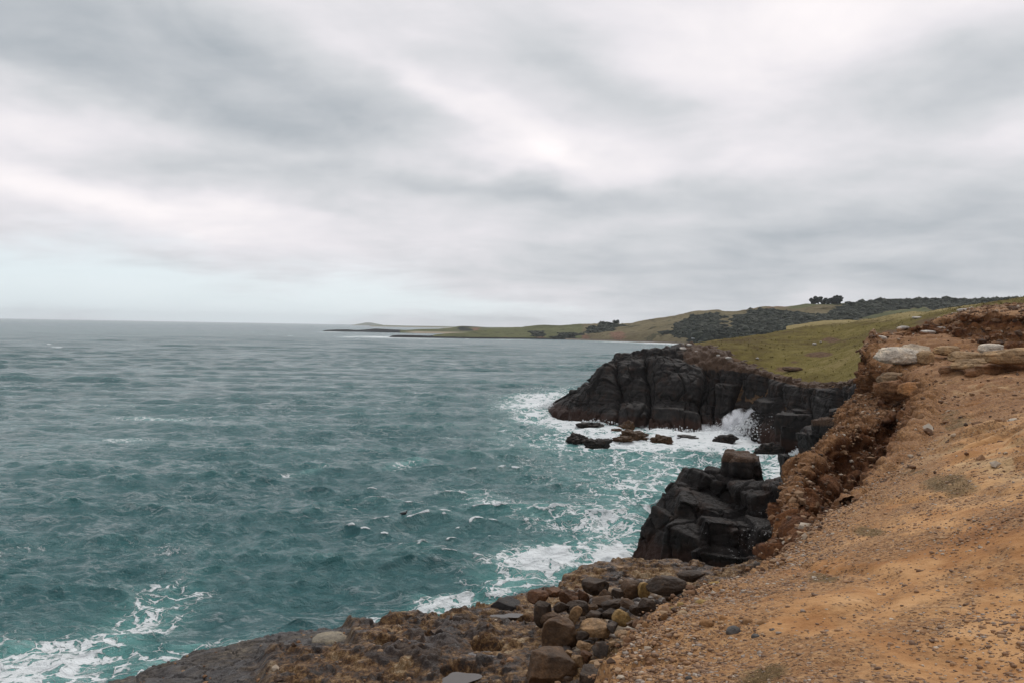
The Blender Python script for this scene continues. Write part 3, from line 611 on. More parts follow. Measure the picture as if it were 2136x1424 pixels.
HG = [PD(*s) for s in HB[9:17]]
ridge = [(1445, 716, 116), (1500, 711.5, 120), (1560, 702, 126), (1640, 690, 130), (1700, 681, 131), (1760, 674, 130), (1800, 669, 128), (1850, 662.5, 124), (1900, 655, 119), (2000, 640.5, 108), (2060, 633.5, 102), (2136, 627.5, 96), (2300, 612, 88), (2600, 590, 78)]
body_ = [(1560, 722, 110), (1640, 740, 106), (1700, 716, 112), (1720, 760, 96), (1800, 740, 92), (1820, 700, 104), (1880, 690, 92), (1950, 668, 88), (1790, 780, 78), (1850, 715, 72), (2050, 648, 80), (2136, 640, 72), (1845, 745, 62), (1900, 720, 55), (2000, 700, 56), (2300, 640, 66)]
def head_top():
    cp = [np.array(p) for p in HG]+[PD(*s) for s in ridge]+[PD(*s) for s in body_]
    for s in ridge:
        p = PD(*s); q = p.copy(); q[:2] *= 1.22; q[2] = p[2]-2.2; cp.append(q); q = p.copy(); q[:2] *= 1.7; q[2] = p[2]-6; cp.append(q)
    tps = TPS(cp, .02)
    dd = np.geomspace(48, 300, 520); X, Y = polar(9, 52, 1000, dd); Z = tps(X, Y)
    rim = catmull([p for p in HG], 6); inner = rim.copy()
    poly = [tuple(p[:2]) for p in rim]+[(42.5, 60), (40, 40), (160, 30), (300, 300), (80, 300), (34, 150), (HG[0][0]-1.5, HG[0][1]+8)]
    ins = inpoly(X, Y, poly); dist = segdist(X, Y, poly+poly[:1]); sdv = np.where(ins, -dist, dist)
    P = np.stack([X, Y, Z], -1)
    Z = Z+.45*fbm(P*.16, 4, 61)+.16*fbm(P*.7, 5, 62, .6)+.05*fbm(P*3, 3, 64)
    Z = Z-.25*sstep(sdv, -2.2, .3)-np.clip(sdv, 0, 6)*2.2
    sx, sy = SEEN(np.stack([X, Y, Z], -1)); dirt = 0*X
    for x, y, w_, h_, a in [(1710, 739, 38, 7, 1.), (1735, 709, 26, 7, .9), (1640, 770, 36, 8, .8), (1660, 755, 26, 6, .6), (1590, 752, 40, 5, .5), (1700, 800, 70, 7, .7), (1560, 762, 40, 6, .8), (1470, 727, 34, 6, .8), (1830, 720, 30, 22, .9), (1870, 696, 50, 12, .9), (1960, 675, 60, 16, 1.0), (2070, 652, 70, 12, 1.0), (1760, 712, 16, 4, .5)]:
        dirt = np.maximum(dirt, a*np.exp(-((sx-x)/w_)**2-((sy-y)/h_)**2))
    dirt = np.maximum(dirt, .9*sstep(sdv, -1.2, -.1))
    rp = np.array([PD(*s) for s in ridge]); dry = .9*np.exp(-(segdist(X, Y, [tuple(p[:2]) for p in rp])/7.5)**2)*sstep(sx, 1640, 1800)
    dry = np.maximum(dry, .45*sstep(sx, 1560, 1480))
    V = np.stack([X, Y, Z], -1)
    return V, {'dirt': dirt, 'dry': dry}, sdv, tps
GV, ga, gsd, GTPS = head_top()
gt = grid_obj("headland", GV, M_GRASS, ga, keep=gsd < 4, flip=False); tag(gt, kind='structure', label='sloping grassy top of the headland')
# a further grass terrace behind the crest
def terrace():
    rows = []
    for (y0, dd, dz) in [(692, 168, -2), (676, 170, 0), (670, 176, 0), (668.0, 182, 0), (669.5, 195, -1), (672, 230, -8)]:
        rows.append([PD(x, y0+((x-1750)/60.)**2*4.5, dd)+np.array([0, 0, dz]) for x in (1640, 1690, 1705, 1740, 1790, 1830, 1900)])
    V, tu, tv = loft(rows, 240, 90); V[..., 2] += .3*fbm(V*.2, 4, 71)
    return grid_obj("terrain", V, M_GRASS, {'dirt': 0*V[..., 0], 'dry': .75+0*V[..., 0]})
tag(terrace(), kind='structure', label='dry grass terrace behind the headland crest')

# short grass tufts breaking up the turf
def blades(P, h, n, seed, lean=.35, wid=.12):
    r = np.random.RandomState(seed); m = len(P); V = np.zeros((m, n, 3, 3)); a = r.uniform(0, 6.28, (m, n)); hh = np.asarray(h)[:, None]*r.uniform(.6, 1.2, (m, n))
    c, s = np.cos(a), np.sin(a); b = P[:, None]+np.stack([c, s, 0*c], -1)*(hh*.25)[..., None]; ww = (hh*wid)[..., None]
    V[:, :, 0] = b+np.stack([-s, c, 0*c], -1)*ww; V[:, :, 1] = b-np.stack([-s, c, 0*c], -1)*ww
    V[:, :, 2] = b+np.stack([c*lean, s*lean, 1+0*c], -1)*hh[..., None]
    return V.reshape(-1, 3), np.arange(m*n*3).reshape(-1, 3)
ok = np.argwhere((gsd < -.3) & (ga['dirt'] < .35) & (np.hypot(GV[..., 0], GV[..., 1]) < 150)); r_ = np.random.RandomState(15)
da = np.hypot(GV[..., 0], GV[..., 1])[ok[:, 0], ok[:, 1]]; sel = ok[r_.choice(len(ok), 26000, p=da/da.sum())]
m_tuft = leaf_mat("grass_blades", (.112, .09, .026), (.19, .155, .05))
Vb, Fb = blades(GV[sel[:, 0], sel[:, 1]]+r_.normal(0, .15, (len(sel), 3))*np.array([1, 1, 0])-np.array([0, 0, .05]), r_.uniform(.05, .12, len(sel)), 4, 16, .6, .3)
s3 = ok[r_.choice(len(ok), 1300, p=da/da.sum())]; V3, F3 = blades(GV[s3[:, 0], s3[:, 1]]-np.array([0, 0, .05]), r_.uniform(.12, .26, len(s3)), 9, 17, .9, .2)
Fb = np.concatenate([Fb, F3+len(Vb)]); Vb = np.concatenate([Vb, V3])
tag(mesh_np("grass", Vb, Fb, m_tuft, smooth=False), 'short olive grass covering the headland slope', 'grass', kind='stuff')

# ------------------------------------------------------------------ near clifftop ground
EDGE = [(-9, -7, 9.5), (-4, -1.5, 9.7), (-1.6, 1.3, 9.8), (-.3, 3.2, 9.9)]+[tuple(PZ(*s)) for s in [(1268, 1424, 9.95), (1288, 1360, 9.92), (1312, 1300, 9.88), (1385, 1252, 9.82), (1490, 1205, 9.75), (1560, 1188, 9.72), (1602, 1163, 9.7), (1648, 1130, 9.68), (1692, 1092, 9.68), (1762, 1045, 9.75), (1844, 978, 9.9), (1887, 920, 10.02)]]+[tuple(PD(*s)) for s in [(1930, 856, 21), (1938, 815, 27), (1915, 790, 33), (1875, 775, 37), (1838, 765, 40), (1815, 742, 43), (1830, 716, 47), (1850, 700, 54)]]
GP = [tuple(PZ(*s)) for s in [(2136, 1424, 10.45), (1700, 1424, 10.28), (1900, 1200, 10.3), (2136, 1000, 10.62), (2136, 1200, 10.5), (1800, 1300, 10.25), (1960, 1080, 10.3), (2010, 940, 10.5), (2136, 870, 10.75), (2500, 1000, 11.1), (2500, 1424, 10.9)]]+[tuple(PD(*s)) for s in [(2136, 800, 25), (2010, 800, 27), (1960, 757, 35), (2050, 756, 36), (2136, 760, 34), (2000, 737, 42), (2136, 742, 41), (2450, 760, 33), (1890, 748, 39), (1900, 715, 46)]]+[(0, 0, 10.4), (5, -4, 10.9), (9, 0, 10.9), (3, 1.5, 10.4)]
def near_ground():
    tps = TPS(EDGE+GP, .01)
    dd = np.geomspace(1.2, 56, 1000); X, Y = polar(-60, 62, 1300, dd)
    P2 = np.stack([X, Y, 0*X], -1)
    jx = X+.18*fbm(P2*1.3, 4, 81)+.09*fbm(P2*5, 4, 85); jy = Y+.18*fbm(P2*1.3, 4, 82)+.09*fbm(P2*5, 4, 86)
    ed = catmull([e for e in EDGE], 5); poly = [tuple(p[:2]) for p in ed]+[(44, 60), (80, 60), (80, -20), (-9, -20)]
    sdv = segdist(jx, jy, [tuple(p[:2]) for p in ed]); sdv = np.where(inpoly(jx, jy, poly), -sdv, sdv)
    Z = tps(X, Y); P = np.stack([X, Y, Z], -1); dist = np.hypot(X, Y)
    far = sstep(dist, 9, 26)
    Z = Z+.05*fbm(P*.5, 4, 83)+.034*fbm(P*2.2, 5, 84)+.012*fbm(P*1.6, 5, 99, .55, True)+.012*fbm(P*9, 3, 87)*sstep(dist, 16, 8)+far*(.24*fbm(P*.35, 4, 88)-.16*sstep(fbm(P*np.array([.5, .8, 0]), 4, 90), .12, .32)+.13*fbm(P*1.1, 5, 89, .55, True))-.05*sstep(1-np.abs(fbm(P*np.array([.55, .30, 0]), 3, 98)), .88, 1)*(1-far)
    # eroded slabs further up the slope
    sx, sy = SEEN(P); slab = np.exp(-((sx-2060)/150)**2-((sy-915)/55)**2); tr = 1.5*fbm(P*np.array([.35, .5, 0]), 4, 91)*3
    Z += slab*.13*(np.floor(tr)+sstep(tr-np.floor(tr), .75, 1))
    # crumbling rim: knobs and lost bites
    rim = sstep(sdv, -.9, 0); w1, w2, wid_ = worley(P*np.array([7, 7, 0])+.5, 93); w3, w4, wj = worley(P*np.array([2.6, 2.6, 0]), 94)
    Z += rim*(.05*(.5-w1)+.035*(wid_-.5)+.07*(.5-w3)-.05)
    out = np.clip(sdv, 0, 4); Z -= out*1.6+1.6*sstep(sdv, 0, .5)+sstep(sdv, .3, 3.5)*4
    steep = np.clip(sstep(sdv, -.04, .25), 0, 1)
    P3 = np.stack([X, Y, Z], -1); am = sstep(sdv, -.15, .5)*(.10+.75*far); w1, w2, ib = worley(P3*np.array([1.4, 1.4, 1.8]), 97)
    X = X+am*(.55*fbm(P3*np.array([.8, .8, 1.1]), 5, 95, .58)+.25*(ib-.5)); Y = Y+am*(.55*fbm(P3*np.array([.8, .8, 1.1]), 5, 96, .58)+.25*(ib-.5))
    moss = 0*X
    for x, y, w_, h_, a in [(1985, 1015, 70, 26, 1.), (1900, 985, 50, 12, .7), (1815, 1112, 45, 14, .9), (1720, 1200, 50, 16, .7), (2000, 870, 90, 20, .6), (1600, 1400, 90, 30, .8), (1480, 1360, 50, 20, .4), (2060, 1180, 60, 14, .35)]:
        moss = np.maximum(moss, a*np.exp(-((sx-x)/w_)**2-((sy-y)/h_)**2))
    edge = np.maximum(sstep(sdv, -1.6, -.05), .5*far)
    pale = np.clip(1.3*np.exp(-((sx-2060)/110)**2-((sy-950)/45)**2)+.8*np.exp(-((sx-2040)/120)**2-((sy-810)/18)**2), 0, 1)
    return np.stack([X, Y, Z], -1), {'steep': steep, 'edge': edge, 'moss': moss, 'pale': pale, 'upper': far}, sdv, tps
NV, na_, nsd, NTPS = near_ground()
ng = grid_obj("ground", NV, M_EARTH, na_, keep=nsd < 3.0, flip=False); tag(ng, kind='structure', label='orange gravelly clifftop ground')

# eroded orange promontory beyond the cleft
def crumble(V, face, sc, dd):
    q = V*np.array([1, 1, 1.0])
    wq = q+.5*fbm(q*.7, 3, 107)[..., None]*np.array([1, 1, .6])
    ds = .22*fbm(wq*.75, 7, 101, .58, True)+.45*fbm(q*.30, 3, 103)*sc[..., 0]
    tz = V[..., 2]*1.9+1.6*fbm(V*np.array([.45, .45, .1]), 4, 112); ds += .20*(sstep(tz-np.floor(tz), .0, .8)-.5)*(.35+.65*face)*(.5+.9*_h(np.floor(tz).astype(np.int64), 0*dd.astype(np.int64), 0*dd.astype(np.int64), 5))
    w1, w2, i1 = worley(wq*np.array([1.1, 1.1, .8]), 105); ds += .20*(i1-.5)*sstep(w2-w1, 0, .04)-.12*sstep(w2-w1, .05, 0)
    w1, w2, i1 = worley(wq*np.array([2.9, 2.9, 3.6]), 106); ds += .13*(i1-.5)*sstep(w2-w1, 0, .07)
    w1, w2, i1 = worley(q*7.5, 108); ds += .06*(i1-.5)*sstep(w2-w1, 0, .15)
    gl = 1-np.abs(fbm(V*np.array([.75, .75, .12])+.2*fbm(V, 3, 114)[..., None], 3, 110)); ds -= .55*face*sstep(gl, .90, .99); ds += .09*fbm(q*4.5, 6, 111, .66, True)
    ds *= (.50+.5*sc[..., 0])
    ds -= .9*face*sstep(fbm(q*.45, 3, 113), .1, .45)*(.4+.6*sc[..., 0])
    return ds
def promontory():
    S = [(1800, 790, 52), (1792, 830, 45), (1764, 850, 40), (1746, 888, 35), (1714, 920, 31), (1690, 950, 28), (1662, 985, 25), (1646, 1012, 22), (1640, 1080, 17), (1640, 1140, 13.5), (1700, 1200, 11)]
    Rr = [(1925, 785, 41), (1885, 828, 36), (1850, 868, 32), (1805, 888, 29.5), (1755, 915, 27.5), (1718, 950, 26), (1684, 990, 23), (1668, 1018, 20), (1658, 1088, 15.8), (1655, 1142, 12.6), (1715, 1200, 10.6)]
    Fm = [(1935, 815, 39.5), (1915, 880, 35), (1885, 930, 31), (1850, 970, 28.6), (1805, 1010, 26.5), (1765, 1040, 25), (1718, 1060, 22), (1690, 1075, 19), (1682, 1118, 15), (1675, 1160, 12.0), (1740, 1225, 10.2)]
    Ss, Rs, Fs = (np.array([PD(*q) for q in A]) for A in (S, Rr, Fm))
    dS = np.linalg.norm(Ss-CAM, axis=1)[:, None]
    left = CAM+(Ss-CAM)*(1+1.3/dS)-np.array([0, 0, .7]); left2 = CAM+(Ss-CAM)*(1+2.6/dS)-np.array([0, 0, 3.2]); left3 = CAM+(Ss-CAM)*(1+3.4/dS); left3[:, 2] = -.5; nr = sstep(np.arange(11), 5.5, 8.5)[:, None]*np.array([1., 0, 0]); left = left+.5*nr; left2 = left2+1.6*nr; left3 = left3+3.5*nr
    mid = (Ss+Rs)/2+np.array([0, 0, .12]); low = Fs.copy(); low[:, 2] -= 3.5; low[:, 1] -= .4; fm = (Rs+Fs)/2; fm[:, 1] += .25
    low2 = low.copy(); low2[:, 2] -= 4
    V, tu, tv = loft([left3, left2, left, Ss, mid, Rs, fm, Fs, low, low2], 1200, 600)
    N = normals(V); N *= np.sign(np.median(N[200:320, :, 2])) or 1
    dd = V[..., 1]; sc = sstep(dd, 8, 30)[..., None]
    tvv = tv[:, None]+0*dd; face = sstep(tvv, 4.85, 5.3); ds = crumble(V, face, sc, dd)
    V = V+N*ds[..., None]
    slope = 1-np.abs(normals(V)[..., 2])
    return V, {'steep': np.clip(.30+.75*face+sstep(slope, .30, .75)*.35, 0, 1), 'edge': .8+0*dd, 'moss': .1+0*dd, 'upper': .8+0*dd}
PV, pa = promontory()
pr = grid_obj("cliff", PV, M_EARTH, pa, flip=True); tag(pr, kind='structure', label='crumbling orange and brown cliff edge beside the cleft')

# wall of the cleft under the lip of the clifftop
def cleft_wall():
    E = np.array(EDGE[13:]+[tuple(PD(1880, 690, 58))]); t = np.gradient(E[:, :2], axis=0); t /= np.linalg.norm(t, axis=1)[:, None]
    out = np.stack([-t[:, 1], t[:, 0], 0*t[:, 0]], -1); dz = lambda z: np.array([0, 0, z])
    rows = [E-out*1.1+dz(-.25), E-out*.45+dz(.03), E+out*.05+dz(-.02), E+out*.35+dz(-.9), E+out*.45+dz(-2.4), E+out*1.1+dz(-5.5)]
    V, tu, tv = loft(rows, 900, 260); N = normals(V); N *= np.sign(np.median(N[20:50, :, 2])) or 1
    dd = V[..., 1]; tvv = tv[:, None]+0*dd; face = sstep(tvv, 1.7, 2.3); ds = crumble(V, face, sstep(dd, 8, 30)[..., None], dd)
    V = V+N*(ds*(.35+.65*sstep(tvv, .9, 1.8))*1.1)[..., None]
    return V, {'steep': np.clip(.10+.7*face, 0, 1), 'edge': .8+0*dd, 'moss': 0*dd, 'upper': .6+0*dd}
WV, wa = cleft_wall()
tag(grid_obj("bank", WV, M_EARTH, wa), kind='structure', label='crumbling earth wall of the cleft under the clifftop lip')

# red eroded bank at the back right
def bank():
    top = [(1796, 732, 44), (1815, 722, 45.5), (1840, 704, 48), (1870, 694, 50), (1910, 684, 51), (1960, 664, 52), (1990, 656, 52), (2010, 654, 49), (2060, 652, 47), (2136, 652, 45), (2260, 648, 42), (2420, 646, 39)]
    bot = [(1796, 735, 43.6), (1813, 744, 44), (1840, 735, 45.2), (1870, 730, 46), (1910, 728, 46.5), (1960, 726, 47), (1990, 726, 47), (2010, 727, 45.5), (2060, 726, 44), (2136, 727, 42), (2260, 735, 39), (2420, 745, 36)]
    T, Bt = (np.array([PD(*q) for q in A]) for A in (top, bot))
    bk = CAM+(T-CAM)*1.08-np.array([0, 0, .45]); bk2 = CAM+(T-CAM)*1.16-np.array([0, 0, 1.6])
    for i_, q_ in ((7, (2012, 650, 56)), (8, (2064, 640, 58)), (9, (2138, 636, 57)), (10, (2262, 630, 54)), (11, (2422, 626, 50))): bk[i_] = PD(*q_); bk2[i_] = bk[i_]+np.array([1, 7, -.8])
    low = Bt.copy(); low[:, 2] -= 1.5; low[:, 1] -= .8
    m1 = T*.7+Bt*.3; m1[:, 1] += .5; m2 = T*.35+Bt*.65; m2[:, 1] += .5
    V, tu, tv = loft([bk2, bk, T, m1, m2, Bt, low], 800, 300)
    N = normals(V); N *= np.sign(np.median(N[60:100, :, 2])) or 1
    tvv = tv[:, None]+0*V[..., 0]; face = sstep(tvv, 1.9, 2.2)
    w1, w2, i1 = worley(V*np.array([.8, .8, 1.6]), 121); w3, w4, i2 = worley(V*np.array([2.2, 2.2, 3.5]), 123)
    ds = face*(.45*(i1-.5)*sstep(w2-w1, 0, .18)-.25*sstep(w2-w1, .15, 0)+.18*(i2-.5)+.35*fbm(V*np.array([.4, .4, 2.6]), 4, 125))+.14*fbm(V*.9, 5, 127)
    ds -= face*.7*sstep(fbm(V*np.array([.5, .5, .9]), 3, 129), .12, .4); ds *= sstep(tu[None]+0*tvv, .3, 3.0)
    V = V+N*ds[..., None]
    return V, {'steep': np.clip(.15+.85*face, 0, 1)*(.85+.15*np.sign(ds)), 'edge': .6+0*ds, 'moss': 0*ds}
BV, ba = bank()
tag(grid_obj("bank", BV, M_EARTH, ba), kind='structure', label='red eroded earth bank below the grass')

# ------------------------------------------------------------------ rock maker
def rock(c, s, seed, cuts=7, rough=.10, sub=4, rot=None, round_=.62, fine=.03, strat=0, box=None):
    V0, F0 = ICO[sub]; r = np.random.RandomState(seed); pw = box if box else (3.4 if cuts >= 7 else 2.4)
    V = V0/((np.abs(V0)**pw).sum(1)**(1/pw))[:, None]; V *= .88
    for k in range(cuts):
        n = r.normal(size=3); n /= np.linalg.norm(n); o = r.uniform(round_, .95)
        dp = V@n; V = V-np.outer(np.maximum(dp-o, 0)*.93, n)
    o = r.uniform(-50, 50, 3)
    V = V*(1+rough*fbm(V*1.5+o, 4, seed)+fine*fbm(V*6+o, 4, seed+3))[:, None]
    if strat: V[:, :2] *= (1+strat*fbm(np.stack([0*V[:, 0], 0*V[:, 0], V[:, 2]*4], -1)+V*.4+o, 3, seed+5))[:, None]
    V = V*(np.asarray(s, float)/2)
    if rot is None: rot = (r.uniform(-.15, .15), r.uniform(-.15, .15), r.uniform(0, 6.28))
    from mathutils import Euler
    M3 = np.array(Euler(rot).to_matrix()); return V@M3.T+np.asarray(c, float), F0
def merge(L_):
    Vs, Fs, k = [], [], 0
    for V, F in L_: Vs.append(V); Fs.append(F+k); k += len(V)
    return np.concatenate(Vs), np.concatenate(Fs)
def boulder(name, px, py, wpx, hpx, d, seed, col, label, cat='boulder', group=None, mat=None, depth=.85, z=None, sunk=.12, zr=None, tilt=None, **kw):
    """px, py: where the middle of the stone stands in the survey; w, h in the same units at distance d"""
    c = PD(px, py, d) if z is None else PZ(px, py, z); k = np.linalg.norm(c-CAM)/FPX
    W, Hh = wpx*k*kw.pop('grow', 1), hpx*k*kw.pop('grow2', 1)
    rot = ((tilt or 0)*.2, tilt if tilt is not None else 0, zr if zr is not None else np.random.RandomState(seed).uniform(-.4, .4))
    V, F = rock(c, (W*1.08, W*depth, Hh*1.1), seed, rot=rot, **kw)
    base = c.copy(); base[2] = V[:, 2].min()
    o = mesh_np(name, V, F, mat or M_ROCK, {'rub': np.zeros(len(V)), 'guano': np.zeros(len(V))}, loc=base); o.color = (*col, 1); tag(o, label, cat, group); return o

# ------------------------------------------------------------------ rock shelf at the water's edge
SH = [(230, 1424, .9), (330, 1390, 1.0), (480, 1347, 1.3), (600, 1318, 1.4), (690, 1306, 1.45), (722, 1308, 1.5), (745, 1301, 1.9), (800, 1298, 2.0), (860, 1287, 2.05), (910, 1293, 2.0), (960, 1285, 2.0), (1012, 1262, 1.95), (1060, 1246, 2.1), (1105, 1236, 2.15), (1150, 1226, 2.2), (1185, 1205, 2.3), (1240, 1182, 2.35), (1330, 1180, 2.35), (1420, 1185, 2.4), (1482, 1192, 2.5), (1600, 1195, 2.6)]
SHI = [(400, 1424, 1.25), (700, 1424, 1.75), (1000, 1424, 2.15), (850, 1360, 2.0), (600, 1370, 1.6), (1100, 1350, 2.15), (1150, 1424, 2.3), (1250, 1300, 2.4), (1300, 1400, 2.7), (1350, 1230, 2.5), (1450, 1260, 3.2), (200, 1650, .9), (1000, 1700, 2.2), (1400, 1600, 3.2)]
POOLS = [(803, 1363, 38, 15), (1015, 1368, 36, 12), (957, 1416, 38, 14), (906, 1344, 20, 7), (1085, 1302, 36, 7), (1060, 1283, 26, 5)]
def shelf():
    E = [tuple(PZ(*s)) for s in SH]; tps = TPS(E+[tuple(PZ(*s)) for s in SHI], .02)
    dd = np.linspace(14, 48, 900); X, Y = polar(-34, 22, 1100, dd)
    P2 = np.stack([X, Y, 0*X], -1)
    jx = X+.5*fbm(P2*.7, 4, 131)+.16*fbm(P2*3, 3, 135); jy = Y+.5*fbm(P2*.7, 4, 132)+.16*fbm(P2*3, 3, 136)
    poly = [e[:2] for e in E]+[(30, 40), (30, 8), (-16, 10), (-20, 16)]
    ed = [e[:2] for e in E]; ed = [(-20, 16)]+ed+[(30, 40)]
    sdv = segdist(jx, jy, ed); sdv = np.where(inpoly(jx, jy, poly), -sdv, sdv)
    Z = tps(X, Y); P = np.stack([X, Y, Z], -1); sx, sy = SEEN(P)
    side = sstep(sx+30*fbm(P2*.8, 3, 133)+(sy-1360)*.0, 700, 760); side = np.maximum(side, sstep(sy+10*fbm(P2*.8, 3, 134), 1368, 1385)*sstep(sx, 480, 620))
    back = sstep(sx, 1130, 1180)*sstep(sy, 1265, 1235)
    pool = 0*X
    for i, (x, y, a, b) in enumerate(POOLS): pool = np.maximum(pool, np.exp(-((((sx-x)/(a*1.0))**2+((sy-y)/(b*1.0))**2))**2))
    pool *= 1
    # bedding: broken sheets of rock with small risers
    tr = (1.1*fbm(P*np.array([.30, .45, 0]), 5, 137)+.25*fbm(P*1.5, 4, 138))*5; ter = np.floor(tr)+sstep(tr-np.floor(tr), .8, 1)
    w1, w2, i1 = worley(P*np.array([.9, 1.3, 0])+.3*fbm(P*1.1, 3, 139)[..., None], 141); w3, w4, i2 = worley(P*np.array([2.6, 4.2, 0])+.3*fbm(P*2.5, 2, 143)[..., None], 145)
    bs = side*.13+(1-side)*.06
    Z = Z+bs*ter*.8+side*(.15*(i1-.5)*sstep(w2-w1, 0, .12)+.10*(i2-.5)*sstep(w4-w3, 0, .15)+.05*fbm(P*4, 4, 147))+(1-side)*(.07*(i1-.5)-.07*sstep(w2-w1, .05, 0)+.07*fbm(P*1.5, 6, 149, .55, True))
    # dark humps of weed-covered rock
    lump = 0*X
    for x, y, a, b in [(850, 1385, 55, 26), (920, 1365, 60, 18), (945, 1315, 42, 16), (880, 1395, 40, 22), (1035, 1318, 50, 8), (800, 1400, 40, 14), (870, 1340, 30, 10), (1000, 1345, 30, 8)]:
        lump = np.maximum(lump, np.exp(-(((sx-x)/a)**2+((sy-y)/b)**2)**1.5))
    lump = np.clip(lump*(1+.7*fbm(P2*1.6, 4, 151)), 0, 1)*sstep(pool, .5, .2)
    Z += lump*(.22+.10*fbm(P2*3, 3, 153))
    Z = Z+.35*sstep(side, .3, .7)-.0
    Zb = tps(X, Y)+.35*sstep(side, .3, .7)
    Z = np.where(pool > .02, Z*(1-sstep(pool, .25, .7))+(Zb-.45)*sstep(pool, .25, .7), Z)
    Z -= np.clip(sdv, 0, 5)*1.2+1.2*sstep(sdv, -.05, .5)
    side = np.maximum(side, back)
    lump = np.maximum(lump, .7*sstep(Z, .75, .2))
    return np.stack([X, Y, Z], -1), {'side': side, 'lump': lump}, sdv, tps
SHV, sa_, ssd, STPS = shelf()
tag(grid_obj("rock_shelf", SHV, M_SHELF, sa_, keep=ssd < 4, flip=False), kind='structure', label='layered wet rock shelf at the water edge')
def pool_mat():
    m, nt, b, p = material("pool_water"); nt.put(b.inputs['Base Color'], (.085, .072, .064)); b.inputs['Roughness'].default_value = .03; b.inputs['IOR'].default_value = 1.333
    b.inputs['Specular IOR Level'].default_value = .8
    nt.l.new(nt.bump(nt.noise(p, 6, 3, .5), .01, .4), b.inputs['Normal']); return m
M_POOL = pool_mat()
for i, (x, y, a, b) in enumerate(POOLS):
    an = np.linspace(0, 6.283, 40, endpoint=False); rr = 1.05+.28*np.sin(2*an+i*1.7)+.17*np.sin(3*an+i)+.1*np.sin(5*an+2*i)
    q = np.array([PZ(x+a*rr[j]*math.cos(t), y+b*rr[j]*math.sin(t), 2.0) for j, t in enumerate(an)])
    c = PZ(x, y, 2.0); zz = float(STPS(np.array([c[0]]), np.array([c[1]]))[0])+.35-.03
    c = PZ(x, y, zz); q = np.array([PZ(x+a*rr[j]*math.cos(t), y+b*rr[j]*math.sin(t), zz) for j, t in enumerate(an)])
    V = np.concatenate([[c], q]); F = [(0, 1+j, 1+(j+1) % 40) for j in range(40)]
    tag(mesh_np("rock_pool", V, F, M_POOL), kind='structure', label='shallow rain pool lying on the rock shelf')

